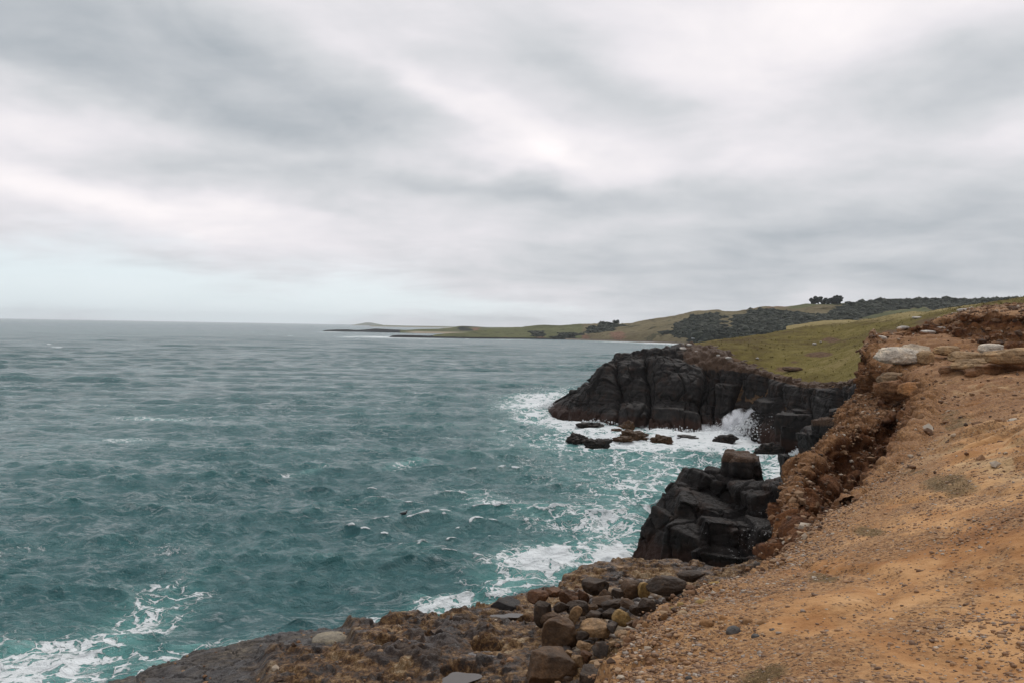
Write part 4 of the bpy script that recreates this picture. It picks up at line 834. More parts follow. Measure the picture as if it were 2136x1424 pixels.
# ------------------------------------------------------------------ boulders on the shelf
DK = (.046, .029, .018); BR = (.085, .047, .023); RB = (.105, .048, .022); TN = (.25, .155, .078); OC = (.26, .165, .06); GY = (.10, .082, .07); BK = (.030, .026, .024)
BLD = [(1168, 1330, 74, 78, 2.6, 5, BR, 'large rounded brown boulder with a dark hollow, above the puddled one', dict(cuts=5, rough=.13)),
       (1150, 1392, 116, 66, 2.5, 6, BR, 'broad flat-topped brown boulder holding a small puddle', dict(cuts=5, depth=.8, rough=.08)),
       (1238, 1410, 64, 36, 2.7, 7, DK, 'flat-topped dark block beside the puddled boulder', dict(cuts=9, depth=.9)),
       (1197, 1287, 26, 46, 3.0, 8, TN, 'upright tan slab leaning to the right among dark boulders', dict(cuts=8, depth=.6, tilt=.45, round_=.55)),
       (1242, 1312, 60, 36, 2.9, 9, TN, 'split pale tan slab beside the round grey stone', dict(cuts=8, rough=.2)),
       (1296, 1288, 36, 28, 3.3, 10, OC, 'smooth yellow ochre oval boulder by the orange slope', dict(cuts=1, rough=.06, tilt=.5)),
       (1277, 1307, 26, 22, 3.1, 11, GY, 'small round grey stone between the ochre oval and tan slab', dict(cuts=2, rough=.05)),
       (1255, 1355, 40, 42, 2.9, 12, GY, 'faceted grey boulder against the foot of orange slope', dict(cuts=11, depth=.9)),
       (1223, 1367, 28, 24, 2.8, 13, RB, 'small smooth reddish stone left of the faceted grey boulder', dict(cuts=2)),
       (1205, 1380, 24, 24, 2.7, 14, TN, 'little orange brown stone behind the puddled boulder', dict(cuts=3)),
       (1248, 1388, 40, 24, 2.8, 15, TN, 'pale tan stone just above the flat-topped dark block', dict(cuts=6)),
       (1153, 1294, 46, 30, 2.7, 16, BR, 'light brown boulder touching the back of the hollowed one', dict(cuts=4)),
       (1133, 1280, 38, 54, 2.8, 17, DK, 'tall dark boulder at the seaward left end of pile', dict(cuts=6)),
       (1170, 1264, 32, 26, 3.0, 18, DK, 'small brown boulder right of the tall dark one', dict(cuts=5)),
       (1189, 1245, 44, 34, 3.0, 19, RB, 'angular reddish brown boulder on top of the pile', dict(cuts=11)),
       (1217, 1243, 24, 28, 3.0, 20, RB, 'narrow wedge stone right of the angular reddish boulder', dict(cuts=9)),
       (1241, 1222, 54, 36, 3.1, 21, DK, 'large square dark block at the back of the pile', dict(cuts=12)),
       (1254, 1252, 50, 22, 3.0, 22, BR, 'long brown boulder below the square dark block', dict(cuts=5)),
       (1280, 1260, 48, 18, 3.2, 23, DK, 'dark slab leaning in the middle of the boulder pile', dict(cuts=9, tilt=-.2)),
       (1319, 1228, 52, 38, 3.3, 24, BR, 'brown block left of the yellowish upright stone', dict(cuts=10)),
       (1342, 1231, 26, 32, 3.4, 25, OC, 'yellowish upright stone wedged between two brown blocks', dict(cuts=7)),
       (1392, 1222, 84, 36, 3.7, 26, DK, 'longest dark brown boulder at the right of the pile', dict(cuts=6, depth=.6)),
       (1352, 1262, 46, 26, 3.7, 27, DK, 'dark boulder tucked against the pebbly orange rim', dict(cuts=5)),
       (1122, 1244, 44, 28, 2.7, 28, RB, 'reddish angular boulder at the very edge of the sea', dict(cuts=10)),
       (1153, 1233, 36, 20, 2.7, 29, RB, 'low brown stone right of the reddish sea-edge boulder', dict(cuts=8)),
       (1215, 1325, 30, 18, 2.8, 30, DK, 'small dark stone below the split tan slab', dict(cuts=5)),
       (1217, 1346, 34, 18, 2.8, 31, TN, 'flaky tan stone right of the hollowed boulder', dict(cuts=9)),
       (1281, 1342, 28, 14, 3.1, 32, TN, 'thin tan slab lying above the faceted grey boulder', dict(cuts=7)),
       (1238, 1288, 36, 26, 3.0, 33, DK, 'dark block behind the split tan slab', dict(cuts=9)),
       (1273, 1281, 40, 24, 3.1, 34, DK, 'dark angular stone left of the ochre oval', dict(cuts=9)),
       (1203, 1268, 46, 28, 2.9, 35, DK, 'dark boulder behind the upright tan slab', dict(cuts=7)),
       (1442, 1202, 60, 22, 3.7, 36, DK, 'smooth dark boulder at the foot of the black rock mass', dict(cuts=3, depth=.6)),
       (1362, 1212, 34, 16, 3.5, 37, DK, 'small dark stone perched behind the longest boulder', dict(cuts=8)),
       (1300, 1322, 34, 14, 3.4, 38, TN, 'tan slab half buried along the orange slope edge', dict(cuts=8)),
       (1263, 1238, 30, 20, 3.1, 39, BR, 'brown stone under the square dark block', dict(cuts=8)),
       (1290, 1238, 30, 24, 3.2, 40, DK, 'dark stone between the square block and brown block', dict(cuts=8)),
       (1232, 1268, 30, 18, 2.9, 41, BR, 'small brown stone below the long brown boulder', dict(cuts=7)),
       (1308, 1258, 30, 18, 3.3, 42, BR, 'small brown stone under the brown block', dict(cuts=7)),
       (1186, 1362, 18, 16, 2.6, 43, TN, 'pebble-sized tan stone wedged right of the hollowed boulder', dict(cuts=6)),
       (1320, 1300, 26, 16, 3.6, 44, BR, 'brown stone against the slope right of the ochre oval', dict(cuts=6)),
       (1330, 1272, 34, 20, 3.5, 45, DK, 'dark stone above the ochre oval by the rim', dict(cuts=6))]
for (px, py, w_, h_, z, sd_, col, lab, kw) in BLD:
    nm = 'slab' if 'slab' in lab else ('stone' if 'stone' in lab else 'boulder')
    boulder(nm, px, py, w_, h_, None, sd_, col, lab, nm, 'boulders piled on the rock shelf', z=z+.40, **dict(dict(rough=.13, fine=.06, sub=5, round_=.5, grow=1.03, grow2=1.06, box=2.9), **dict(kw, cuts=kw.get('cuts', 6)+5)))
def filler():
    r = np.random.RandomState(63); n = 420; px = r.uniform(1130, 1400, n); py = 1424-(px-1130)*.75+r.normal(0, 45, n); q = r.uniform(1150, 1300, n) > px
    P = np.array([PZ(x, y, 2.4+.5*max(0, x-1230)/150) for x, y in zip(px, py)]); P[:, 2] = STPS(P[:, 0], P[:, 1])+.38
    ok = (py > 1215) & (py < 1440); P = P[ok]; rd = np.exp(r.normal(math.log(.13), .35, len(P))); V, F = clumps(P, rd, .75, 64, 2, .16)
    mt, nt, b, p = material("shelf_cobble"); t = nt.attr('tone')[2]
    nt.l.new(nt.ramp(t, [(0, (.03, .02, .015)), (.5, (.10, .06, .035)), (.85, (.20, .125, .06)), (1, (.25, .2, .14))]), b.inputs['Base Color'])
    return mesh_np("rubble", V, F, mt, {'tone': np.repeat(r.uniform(0, 1, len(P)), 42)})
tag(filler(), 'small loose stones between the boulders on the shelf', 'rubble', kind='stuff')
boulder('rock_block', 1062, 1264, 82, 34, None, 50, BK, 'flat-topped black rock block at the edge of the shelf', 'rock', z=2.2, cuts=12, depth=.7, round_=.55, zr=.1)
boulder('slab', 690, 1336, 74, 30, None, 51, (.22, .19, .14), 'smooth pale flat slab set in the dark left shelf', 'slab', z=1.75, cuts=5, depth=.9, rough=.05)

# ------------------------------------------------------------------ black rock mass beside the shelf
def remesh(V, F, voxel):
    me = bpy.data.meshes.new("work"); me.from_pydata(V.tolist(), [], F.tolist()); o = bpy.data.objects.new("work", me); C.objects.link(o)
    md = o.modifiers.new("remesh", 'REMESH'); md.mode = 'VOXEL'; md.voxel_size = voxel
    ev = o.evaluated_get(bpy.context.evaluated_depsgraph_get()); m2 = ev.to_mesh(); n = len(m2.vertices)
    a = np.zeros(n*3); m2.vertices.foreach_get('co', a); nn = np.zeros(n*3); m2.vertices.foreach_get('normal', nn)
    q = np.array([p.vertices[:] for p in m2.polygons if len(p.vertices) == 4], np.int32); ev.to_mesh_clear(); bpy.data.objects.remove(o); bpy.data.meshes.remove(me)
    return a.reshape(-1, 3), nn.reshape(-1, 3), q
def hull_block(c, sz, seed, rot, jit=.17):
    from mathutils import Euler
    r = np.random.RandomState(seed); P = np.array([(x, y, z) for x in (-1, 1) for y in (-1, 1) for z in (-1, 1)], float)
    P = np.concatenate([P*(1-jit*2*r.uniform(0, 1, P.shape)), r.uniform(-1, 1, (4, 3))*np.array([1.0, 1.0, .9])])
    P = P*np.asarray(sz)/2; P = P@np.array(Euler(rot).to_matrix()).T+np.asarray(c)
    bm = bmesh.new(); vs_ = [bm.verts.new(p) for p in P]; g = bmesh.ops.convex_hull(bm, input=vs_)
    bmesh.ops.delete(bm, geom=[v for v in bm.verts if not v.link_faces], context='VERTS'); bmesh.ops.recalc_face_normals(bm, faces=bm.faces[:]); bm.verts.index_update()
    V = np.array([v.co[:] for v in bm.verts]); F = np.array([[v.index for v in f.verts] for f in bm.faces if len(f.verts) == 3]); bm.free(); return V, F
def biggest(V, N, F):                   # keep the one connected mass
    lab = np.arange(len(V))
    while True:
        m = lab[F].min(1); new = lab.copy(); np.minimum.at(new, F.ravel(), np.repeat(m, F.shape[1])); new = new[new]
        if (new == lab).all(): break
        lab = new
    b = np.bincount(lab).argmax(); keep = lab == b; idx = np.cumsum(keep)-1; F = F[keep[F].all(1)]
    return V[keep], N[keep], idx[F]
def blocks(name, L_, label, guano=None, rub=0, sub=5, cuts=8, rough=.025, round_=.64, voxel=.05, crack=.46, amp=1.0):
    parts = []
    for i, (px, py, w_, h_, d, sd_, tl) in enumerate(L_):
        c = PD(px, py, d); k = np.linalg.norm(c-CAM)/FPX
        parts.append(hull_block(c, (w_*k*1.22, w_*k*1.1, h_*k*1.2), sd_, (tl*.4, tl, (sd_*37 % 11-5)*.11), .17 if amp > .6 else .05))
    V, F = merge(parts); V, N, F = biggest(*remesh(V, F, voxel))
    q = V+.25*fbm(V*.8, 3, 301)[:, None]; w1, w2, i1 = worley(q*np.array([crack, crack, crack*.62]), 303); w3, w4, i2 = worley(q*crack*2.7, 305)
    ds = amp*(.42*(i1-.5)-.22*sstep(w2-w1, .05, 0)+.11*(i2-.5)*sstep(w4-w3, 0, .06)-.06*sstep(w4-w3, .05, 0)+.11*fbm(V*.9, 5, 307, .55, True)+.04*fbm(V*4, 4, 309)+.045*fbm(V*np.array([.8, .8, 6]), 3, 311))
    V = V+N*ds[:, None]; g = np.zeros(len(V)); sx, sy = SEEN(V)
    for x, y, a, b in (guano or []): g = np.maximum(g, np.exp(-((sx-x)/a)**2-((sy-y)/b)**2))
    base = V.mean(0); base[2] = V[:, 2].min(); ru = np.full(len(V), float(rub)) if np.isscalar(rub) else rub(V, sx, sy)
    o = mesh_np(name, V, F, M_BLACK, {'rub': ru, 'guano': g}, loc=base); tag(o, label, 'rock'); return o
blocks("rock_mass", [(1552, 1012, 62, 112, 44.5, 201, -.08), (1556, 972, 50, 30, 44.2, 202, .1), (1455, 1042, 84, 92, 45, 203, .5), (1504, 1046, 74, 92, 44.6, 204, .15), (1420, 1090, 84, 112, 43.6, 205, .5), (1388, 1132, 74, 112, 42.6, 206, .38),
                     (1478, 1100, 130, 104, 42.6, 207, .3), (1562, 1098, 140, 104, 42.4, 208, -.3), (1440, 1152, 92, 116, 40.4, 209, .25), (1516, 1148, 120, 120, 40.2, 210, .12), (1580, 1148, 124, 120, 40, 211, -.2), (1548, 1186, 140, 74, 38.8, 212, .05), (1625, 1088, 104, 140, 41, 213, -.25), (1618, 1150, 104, 110, 38.6, 216, .2), (1400, 1162, 66, 80, 41.4, 217, .4)],
       'black cracked rock mass with a pinnacle and white bird droppings', [(1580, 1125, 45, 36), (1545, 1150, 50, 22), (1602, 1065, 26, 14), (1462, 1110, 20, 10)], lambda V, sx, sy: .7*sstep(sy, 970, 958))
blocks("rock", [(1662, 972, 56, 42, 58, 221, 0), (1640, 1000, 44, 60, 54, 222, .2), (1616, 1022, 40, 66, 50, 223, .3), (1690, 990, 50, 60, 52, 224, 0), (1650, 1040, 60, 70, 47, 225, .1)], 'brown-capped dark rock shoulder right of the pinnacle gap', None, lambda V, sx, sy: .75*sstep(sx, 1640, 1662)*sstep(sy, 980, 960), voxel=.09)
blocks("rock_block", [(1661, 890, 58, 46, 84, 231, 0), (1661, 925, 58, 62, 84, 232, 0)], 'square black block standing in the cove beside the spray', None, 0, cuts=3, rough=.02, round_=.8, voxel=.09, amp=.5)
blocks("rock", [(1722, 925, 72, 74, 76, 241, -.25), (1735, 890, 60, 30, 74, 242, -.2), (1760, 950, 60, 90, 70, 243, 0), (1690, 955, 30, 34, 78, 244, 0), (1700, 900, 34, 40, 80, 245, 0)], 'dark jagged rock between the square block and the orange cliff', None, lambda V, sx, sy: .6*sstep(sy, 900, 880), voxel=.12)

# surf rocks awash at the foot of the headland
for i, (px, py, w_, h_, lab) in enumerate([(1227, 884, 62, 13, 'long low dark rock awash nearest the headland tip'), (1208, 910, 44, 20, 'left of two weedy black rocks farthest out in the surf'), (1246, 919, 52, 22, 'right of two weedy black rocks farthest out in the surf'),
                                            (1288, 896, 28, 10, 'small black rock awash behind the kelp-brown one'), (1322, 904, 62, 20, 'kelp-brown rock in the middle of the surf'), (1308, 886, 34, 16, 'brown round rock at the foot of the cliff in surf'), (1300, 913, 40, 10, 'flat black rock in front of the kelp-brown one'),
                                            (1378, 911, 40, 14, 'ragged dark rock right of the kelp-brown one'), (1432, 909, 50, 7, 'thin sliver of black rock awash below the cliff'), (1513, 911, 48, 15, 'dark pointed rock left of the leaping spray'), (1602, 933, 56, 20, 'smooth grey rock washed by foam beside the square block'), (1590, 882, 26, 18, 'dark rock showing through the spray'), (1576, 908, 14, 16, 'small dark rock streaming with water in the spray'), (1146, 851, 30, 8, 'low black rock at the extreme headland tip')]):
    p = PZ(px, py+h_*.5, 0); col = (.060, .030, .011) if 'brown' in lab else (.017, .013, .011)
    boulder('surf_rock', px, py+h_*.35, w_, h_*1.35, p[1], 260+i, col, lab, 'rock', 'rocks awash in the surf', cuts=5, rough=.75, fine=.28, depth=.7, zr=.0, box=2, sub=5)

# ------------------------------------------------------------------ pale boulders, ledges and stones on the land
WH = (.52, .46, .38); TB = (.33, .22, .12); RD = (.17, .085, .04)
blk = [(1872, 742, 84, 34, 38, 301, WH, 'long pale weathered boulder on the lip above the cleft', dict(cuts=6, depth=.7, rough=.22)),
       (1905, 734, 56, 32, 39, 302, (.46, .37, .27), 'rounded pale boulder leaning behind the long weathered one', dict(cuts=4, rough=.16)),
       (1928, 746, 36, 26, 37.5, 303, TB, 'round tan boulder at the right end of the pale pair', dict(cuts=2, rough=.07)),
       (2068, 728, 44, 20, 31, 304, WH, 'white domed stone on top of the dark ledge', dict(cuts=2, rough=.08)),
       (2108, 742, 88, 32, 28.6, 305, TB, 'thick overhanging tan ledge under the white domed stone', dict(cuts=8, depth=.7, rough=.10)),
       (2110, 775, 150, 52, 29.8, 306, RD, 'dark red undercut ledge block at the right of the slope', dict(cuts=9, depth=.6)),
       (2022, 746, 74, 24, 31, 307, TB, 'flat brown ledge left of the thick overhanging one', dict(cuts=7, depth=.7)),
       (2030, 762, 70, 26, 30.5, 308, TB, 'rounded brown block below the flat brown ledge', dict(cuts=5)),
       (1985, 775, 50, 22, 31.5, 309, RD, 'small red crumbling block at the left foot of ledges', dict(cuts=8)),
       (1975, 732, 46, 20, 38, 310, TB, 'low brown stone between pale boulders and the ledges', dict(cuts=5)),
       (1858, 812, 60, 40, 35, 311, RD, 'brown overhanging knob above the dark hollow of cleft', dict(cuts=7, depth=.9)),
       (1905, 815, 52, 32, 30, 312, (.26, .13, .055), 'orange brown knob at the head of the cleft', dict(cuts=7)),
       (1868, 790, 70, 26, 37, 313, (.22, .15, .09), 'tan crumbling crust below the pale boulders', dict(cuts=6, depth=.8))]
for (px, py, w_, h_, d, sd_, col, lab, kw) in blk:
    nm = 'ledge' if ('ledge' in lab and 'block' not in lab and 'stone' not in lab) else ('boulder' if 'boulder' in lab else 'rock')
    boulder(nm, px, py, w_, h_, d, sd_, col, lab, nm, mat=M_ROCKDRY, **dict(dict(rough=.20, fine=.10, sub=5, strat=.05, box=3), **kw))
def land_point(px, py):                 # ground or headland point along a survey direction
    best = None
    for V in (GV[::2, ::2], BV):
        sx, sy = SEEN(V); q = (sx-px)**2+(sy-py)**2; k = np.argmin(np.where(V[..., 2] > 3, q, 1e9)); p = V.reshape(-1, 3)[k]
        if q.ravel()[k] < 16 and (best is None or p[1] < best[1]): best = p
    return best if best is not None else PD(px, py, 90)
WS = [(1580, 747, 7, 4, 'white stone lowest on the grass above the cliff rim'), (1699, 717, 9, 5, 'white stone above the brown scar in the middle of the grass'), (1712, 713, 5, 3, 'tiny pale stone upslope of the middle white stone'), (1790, 706, 10, 7, 'grey-white stone standing on the upper grass slope'), (1807, 688, 7, 4, 'small white stone higher up the grass slope'),
      (1832, 704, 32, 8, 'long pale slab where the grass meets the earth bank'), (1884, 684, 24, 8, 'pale stones slab at the upper left end of earth bank'), (1912, 663, 22, 5, 'flat pale stone near the crest of the grass'), (1880, 672, 12, 4, 'small flat pale stone below the crest'), (1988, 664, 12, 7, 'pale stone at the corner of the turf and red bank'), (2012, 648, 28, 8, 'flat grey stone above the red bank corner'),
      (1917, 700, 16, 6, 'pale stone embedded in the left earth bank'), (1935, 693, 30, 8, 'long pale stone high in the left earth bank'), (1962, 685, 18, 7, 'pinkish pale stone right of the long one in bank'), (1856, 708, 12, 6, 'white pebble-like stone beneath the pale slab'), (1955, 702, 12, 6, 'small grey stone low in the earth bank'),
      (1424, 727, 16, 7, 'pale leaning slab at the seaward rim of the grass'), (1438, 719, 12, 6, 'pinkish stone on the tip of the grass'), (1408, 729, 12, 5, 'small pale stone among the rim rubble'), (1455, 733, 14, 5, 'pale stone on the rubble below the grass tip'), (1520, 746, 14, 5, 'grey-white stone on the rubble rim'), (1498, 741, 8, 4, 'little pale stone left of the grey-white rim stone'), (1748, 806, 26, 5, 'orange-tan stone on the lowest rim of the grass')]
for i, (px, py, w_, h_, lab) in enumerate(WS):
    if px < 1560: d = float(np.interp(px, [h[0] for h in HB], [h[2] for h in HB]))-2.0
    else: d = land_point(px, py+h_*.4)[1]-.25
    boulder('stone', px, py, w_, h_, d, 330+i, (.5, .47, .43) if 'orange' not in lab else (.3, .17, .08), lab, 'stone', 'pale stones on the headland', mat=M_ROCKDRY, cuts=6, sub=3, depth=.8)
# brown scars in the turf
for i, (px, py, w_, h_, lab) in enumerate([(1712, 738, 64, 14, 'low brown rock outcrop breaking through the middle of the grass'), (1738, 709, 36, 12, 'small brown outcrop higher on the grass slope'), (1655, 770, 40, 11, 'small dark outcrop on the lower grass')]):
    boulder('outcrop', px, py, w_, h_, land_point(px, py+3)[1]-.1, 370+i, (.10, .062, .04), lab, 'outcrop', 'brown outcrops in the grass', mat=M_ROCKDRY, cuts=8, rough=.3, depth=.5, zr=0)

# ------------------------------------------------------------------ gravel on the clifftop
def gravel():
    r = np.random.RandomState(41); n = 190000
    d_ = 1.5*np.exp(r.uniform(0, 1, n)*math.log(26/1.5)); a = R(-12)+r.uniform(0, 1, n)*R(60)
    x, y = d_*np.sin(a), d_*np.cos(a); ed = catmull(EDGE, 5); poly = [tuple(p[:2]) for p in ed]+[(44, 60), (80, 60), (80, -20), (-9, -20)]
    sdv = segdist(x, y, [tuple(p[:2]) for p in ed]); ins = inpoly(x, y, poly)
    P = np.stack([x, y, 0*x], -1); dens = .18+.9*sstep(fbm(P*1.1, 4, 161), -.05, .35)+1.5*sstep(sdv, 1.0, .1)
    keep = ins & (r.uniform(0, 1.6, n) < dens) & (sdv > .03); x, y, sdv, d_ = x[keep], y[keep], sdv[keep], d_[keep]; m = len(x)
    # height by looking the ground up
    a = np.arctan2(x, y); ia = np.clip(np.round((a-R(-60))/(R(122))*1299).astype(int), 0, 1299); idd = np.clip(np.round(np.log(np.hypot(x, y)/1.2)/math.log(56/1.2)*999).astype(int), 0, 999)
    z = NV[idd, ia, 2]; near = sstep(sdv, .9, .05)
    rad = np.exp(r.normal(math.log(.0060), .45, m))*(1+1.3*near*r.uniform(0, 1, m)**2)*(1+.05*d_); rad = np.clip(rad, .003, .024)
    V, F = clumps(np.stack([x, y, z+rad*.02], -1), rad, .5, 43, 1, .34)
    tone = np.repeat(r.uniform(0, 1, m), 12)
    mt, nt, b, p = material("gravel_stone"); t = nt.attr('tone')[2]; n_ = nt.noise(p, 60, 3, .6)
    c = nt.ramp(t, [(0, (.12, .066, .036)), (.25, (.18, .095, .046)), (.5, (.26, .135, .060)), (.75, (.36, .215, .105)), (.92, (.25, .20, .165)), (1, (.48, .40, .31))])
    nt.l.new(nt.mix(1, c, nt.ramp(n_, [(.3, (.65, .65, .65)), (.7, (1.3, 1.3, 1.3))]), 'MULTIPLY'), b.inputs['Base Color']); b.inputs['Roughness'].default_value = .75
    return mesh_np("gravel", V, F, mt, {'tone': tone})
tag(gravel(), 'brown and grey gravel strewn over the orange clifftop', 'gravel', kind='stuff')
def rubble():
    r = np.random.RandomState(61); Ps, Rs = [], []
    def take(V, n, lo, hi, zmin, msk=None):
        w_ = np.linalg.norm(np.cross(np.gradient(V, axis=0), np.gradient(V, axis=1)), axis=-1)*(V[..., 2] > zmin)
        if msk is not None: w_ = w_*msk
        k = r.choice(w_.size, n, p=(w_/w_.sum()).ravel()); P = V.reshape(-1, 3)[k]; Ps.append(P+r.normal(0, .03, P.shape)); Rs.append(np.clip(np.exp(r.normal(math.log(lo), .55, n)), lo*.4, hi))
    take(PV, 17000, .030, .13, 6.0); take(BV, 6000, .06, .22, 8.0); take(NV[560:], 5000, .028, .09, 8.0, (nsd[560:] < .05).astype(float)); take(WV, 5000, .035, .14, 6.0); take(NV[:700], 9000, .011, .045, 8.0, (np.abs(nsd[:700]) < .28)*np.exp(-np.abs(nsd[:700])*4)*(NV[:700, :, 1] > 2)); take(SHV[:620], 900, .045, .14, 1.0, (ssd[:620] < -.2).astype(float)); take(CV[90:205], 5000, .13, .40, 3.0)
    P = np.concatenate(Ps); rd = np.concatenate(Rs); V, F = clumps(P, rd, .7, 62, 1, .4); tone = np.repeat(r.uniform(0, 1, len(P)), 12)
    mt, nt, b, p = material("earth_clod"); t = nt.attr('tone')[2]
    nt.l.new(nt.ramp(t, [(0, (.05, .028, .016)), (.35, (.13, .065, .03)), (.65, (.21, .11, .05)), (.9, (.29, .19, .11)), (1, (.42, .37, .30))]), b.inputs['Base Color']); b.inputs['Roughness'].default_value = .9
    return mesh_np("rubble", V, F, mt, {'tone': tone}, smooth=False)
tag(rubble(), 'crumbled brown clods and chips on the eroded edges', 'rubble', kind='stuff')
# cobbles set in the rim
r_ = np.random.RandomState(77)
COB = [(1462, 1254, 26, 14, 'largest ochre cobble on the pebbly rim nearest the dark boulders'), (1447, 1262, 18, 10, 'small ochre cobble left of the largest rim cobble'), (1478, 1248, 16, 10, 'tan cobble right of the largest rim cobble'), (1474, 1295, 28, 14, 'smooth oval brown cobble lying on the sand below the rim'), (1510, 1285, 20, 11, 'rounded brown cobble right of the oval one on sand'), (1560, 1293, 24, 13, 'round orange-brown cobble in the sandy patch'), (1592, 1296, 28, 14, 'broad orange-brown cobble farthest right in the sandy patch'), (1530, 1310, 30, 16, 'dull grey-brown cobble half sunk in the sandy patch'),
       (1402, 1268, 18, 12, 'tan cobble on the rim above the ochre oval boulder'), (1420, 1258, 16, 10, 'yellow cobble on the rim left of the small ochre one'), (1490, 1214, 24, 14, 'mossy yellow cobble at the top corner of the rim'), (1576, 1324, 18, 9, 'slate grey flat pebble below the sandy patch'), (1612, 1312, 16, 6, 'dark grey pebble right of the slate one'), (1388, 1283, 20, 12, 'reddish flaky cobble on the crumbling rim'), (1425, 1277, 22, 14, 'pale chipped cobble on the rim'), (1350, 1300, 22, 13, 'flat red-brown cobble jutting from the rim edge'), (1437, 1412, 14, 9, 'round grey pebble by itself near the bottom')]
def ngz(px, py):
    P = NV[::3, ::3]; sx, sy = SEEN(P); q = (sx-px)**2+(sy-py)**2; q = np.where(nsd[::3, ::3] < .05, q, 1e9); return P.reshape(-1, 3)[np.argmin(q)]
for i, (px, py, w_, h_, lab) in enumerate(COB):
    p = ngz(px, py+h_*.2); col = (.30, .20, .075) if ('ochre' in lab or 'yellow' in lab) else ((.11, .105, .10) if 'grey' in lab or 'slate' in lab else ((.40, .29, .18) if 'pale' in lab or 'tan' in lab else (.25, .135, .06)))
    boulder('cobble', px, py+h_*.4, w_, h_*1.4, p[1]-.01, 400+i, col, lab, 'cobble', 'cobbles along the clifftop rim', mat=M_ROCKDRY, cuts=2 if 'flak' not in lab else 9, rough=.10, sub=3, depth=.8)

# low plants on the clifftop
mo = np.argwhere((na_['moss']*(.55+.9*fbm(NV*1.7, 4, 171)) > .30) & (nsd < -.3)); r_ = np.random.RandomState(19); sel = mo[r_.choice(len(mo), 3000, p=na_['moss'][mo[:, 0], mo[:, 1]]/na_['moss'][mo[:, 0], mo[:, 1]].sum())]
P = NV[sel[:, 0], sel[:, 1]]+r_.normal(0, .03, (len(sel), 3))*np.array([1, 1, 0]); dst = np.hypot(P[:, 0], P[:, 1])
Vb, Fb = blades(P-np.array([0, 0, .005]), r_.uniform(.003, .008, len(P))*(1+.05*dst), 4, 20, 1.2, .25)
tag(mesh_np("ground_cover", Vb, Fb, leaf_mat("dry_herb", (.10, .066, .028), (.20, .14, .062)), smooth=False), 'thin dry ground plants on the orange clifftop', 'ground cover', kind='stuff')

# ------------------------------------------------------------------ spray where the swell hits the headland
def spray():
    r = np.random.RandomState(51); Ps, Rs = [], []
    for px, py, w_, h_, d, n in [(a_[0], a_[1], a_[2], a_[3], a_[4], a_[5]*4) for a_ in [(1574, 903, 58, 38, 97, 5200), (1572, 884, 30, 26, 97.5, 1800), (1612, 905, 36, 44, 95, 3800), (1500, 903, 50, 18, 99, 2200), (1400, 898, 70, 11, 100.5, 1500), (1260, 882, 60, 9, 106, 700), (1150, 848, 34, 10, 122, 500), (1672, 945, 24, 12, 82, 500), (1290, 1172, 60, 12, 41.5, 0)]]:
        u = r.normal(0, .5, n)*w_; v = -np.abs(r.normal(0, .55, n))*h_*np.exp(-(u/w_)**2*.8)+h_*.35; dd = d+r.normal(0, 1.6, n)
        Ps.append(PD(px+u, py+v, dd)); f = np.clip(-v/h_, 0, 2); Rs.append(np.exp(r.normal(math.log(.036), .5, n))*(1.3-.55*f))
    P = np.concatenate(Ps); rd = np.clip(np.concatenate(Rs), .015, .2); ok_ = P[:, 2] > -.1; P, rd = P[ok_], rd[ok_]
    V, F = clumps(P, rd, 1.0, 53, 1, .3)
    m, nt, b, p = material("spray_water"); nt.put(b.inputs['Base Color'], (.84, .86, .87)); b.inputs['Roughness'].default_value = .7
    b.inputs['Subsurface Weight'].default_value = 0; b.inputs['Alpha'].default_value = .62
    return mesh_np("spray", V, F, m)
tag(spray(), 'white spray thrown up against the foot of the headland', 'spray', kind='stuff')

def mist():
    for px, py, d, rx, ry, rz, den in [(1580, 900, 97.0, 4.4, 2.6, 2.8, 12), (1622, 906, 95.5, 2.2, 2.2, 2.3, 12), (1490, 902, 99.5, 4.0, 2.0, 1.0, 4), (1400, 894, 101, 4.5, 1.6, .8, 3)]:
        c = PD(px, py, d); V0, F0 = ICO[3]; m = bpy.data.materials.new("spray_mist"); m.use_nodes = True; nt = NT(m.node_tree); nt.n.clear()
        p = nt.new('ShaderNodeNewGeometry').outputs['Position']; q = nt.v('DIVIDE', nt.v('SUBTRACT', p, tuple(c)), (rx, ry, rz))
        ln = nt.new('ShaderNodeVectorMath', operation='LENGTH'); nt.l.new(q, ln.inputs[0]); n_ = nt.noise(nt.v('MULTIPLY', p, (1, 1, .55)), .9, 5, .62, .4)
        v = nt.m('SUBTRACT', nt.m('ADD', nt.m('MULTIPLY', n_, 1.9), .12), ln.outputs['Value'])
        pv = nt.new('ShaderNodeVolumePrincipled'); nt.put(pv.inputs['Density'], nt.m('MULTIPLY', nt.ss(v, .0, .6), den)); pv.inputs['Color'].default_value = (.97, .98, 1, 1)
        nt.l.new(pv.outputs[0], nt.new('ShaderNodeOutputMaterial').inputs['Volume'])
        tag(mesh_np("spray", V0*np.array([rx, ry, rz])*1.12, F0, m, loc=None), 'white veil of spray drifting at the cliff foot', 'spray', kind='stuff').location = c
mist()

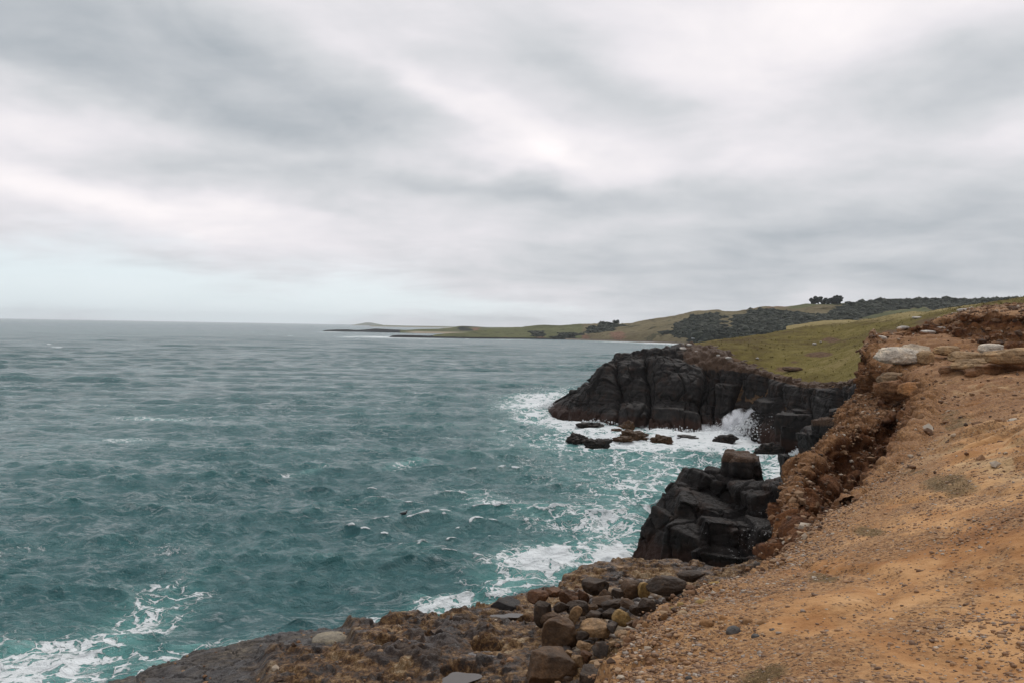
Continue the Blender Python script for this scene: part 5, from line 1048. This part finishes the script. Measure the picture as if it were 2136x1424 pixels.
# ------------------------------------------------------------------ seabird on the water
def seabird():
    p = PZ(842, 1078, .1); k = p[1]/FPX; root = bpy.data.objects.new("seabird", None); C.objects.link(root)
    j = np.argmin((_sg[2][..., 0]-p[0])**2+(_sg[2][..., 1]-p[1])**2); p[2] = _sg[2].reshape(-1, 3)[j, 2]
    root.location = p; tag(root, 'small dark seabird floating alone on the teal water', 'seabird')
    bm = bmesh.new(); sk = bm.verts.layers.skin.verify()
    pts = [((-.26, 0, .10), .02), ((-.14, 0, .07), .07), ((.02, 0, .06), .10), ((.14, 0, .09), .075), ((.19, 0, .17), .035), ((.21, 0, .24), .034), ((.25, 0, .255), .03), ((.33, 0, .245), .008)]
    vs_ = []
    for c, rr in pts: v = bm.verts.new(c); v[sk].radius = (rr, rr); vs_.append(v)
    vs_[2][sk].use_root = True
    for a, b in zip(vs_, vs_[1:]): bm.edges.new((a, b))
    me = bpy.data.meshes.new("body"); bm.to_mesh(me); bm.free(); o = bpy.data.objects.new("body", me); C.objects.link(o); o.parent = root
    o.modifiers.new("skin", 'SKIN'); s = o.modifiers.new("sub", 'SUBSURF'); s.levels = s.render_levels = 2
    me.materials.append(plain("dark_feather", (.018, .018, .02), .5)); root.rotation_euler = (0, 0, .5)
seabird()

# ------------------------------------------------------------------ sea haze
def haze():
    V = [(x, y, z) for x in (-7000, 5000) for y in (-300, 9500) for z in (-4, 110)]
    m = bpy.data.materials.new("haze"); m.use_nodes = True; nt = NT(m.node_tree); nt.n.clear()
    pv = nt.new('ShaderNodeVolumePrincipled'); pv.inputs['Density'].default_value = HAZE; pv.inputs['Color'].default_value = (.93, .96, 1.0, 1)
    pv.inputs['Anisotropy'].default_value = .2
    nt.l.new(pv.outputs[0], nt.new('ShaderNodeOutputMaterial').inputs['Volume'])
    o = mesh_np("haze", V, [(0, 1, 3, 2), (4, 6, 7, 5), (0, 4, 5, 1), (2, 3, 7, 6), (0, 2, 6, 4), (1, 5, 7, 3)], m, smooth=False); tag(o, 'thin sea haze over the bay', 'haze', kind='stuff')
HAZE = 0.00007
scene.cycles.use_denoising = True; scene.cycles.sample_clamp_indirect = 6
scene.cycles.volume_bounces = 4
haze()
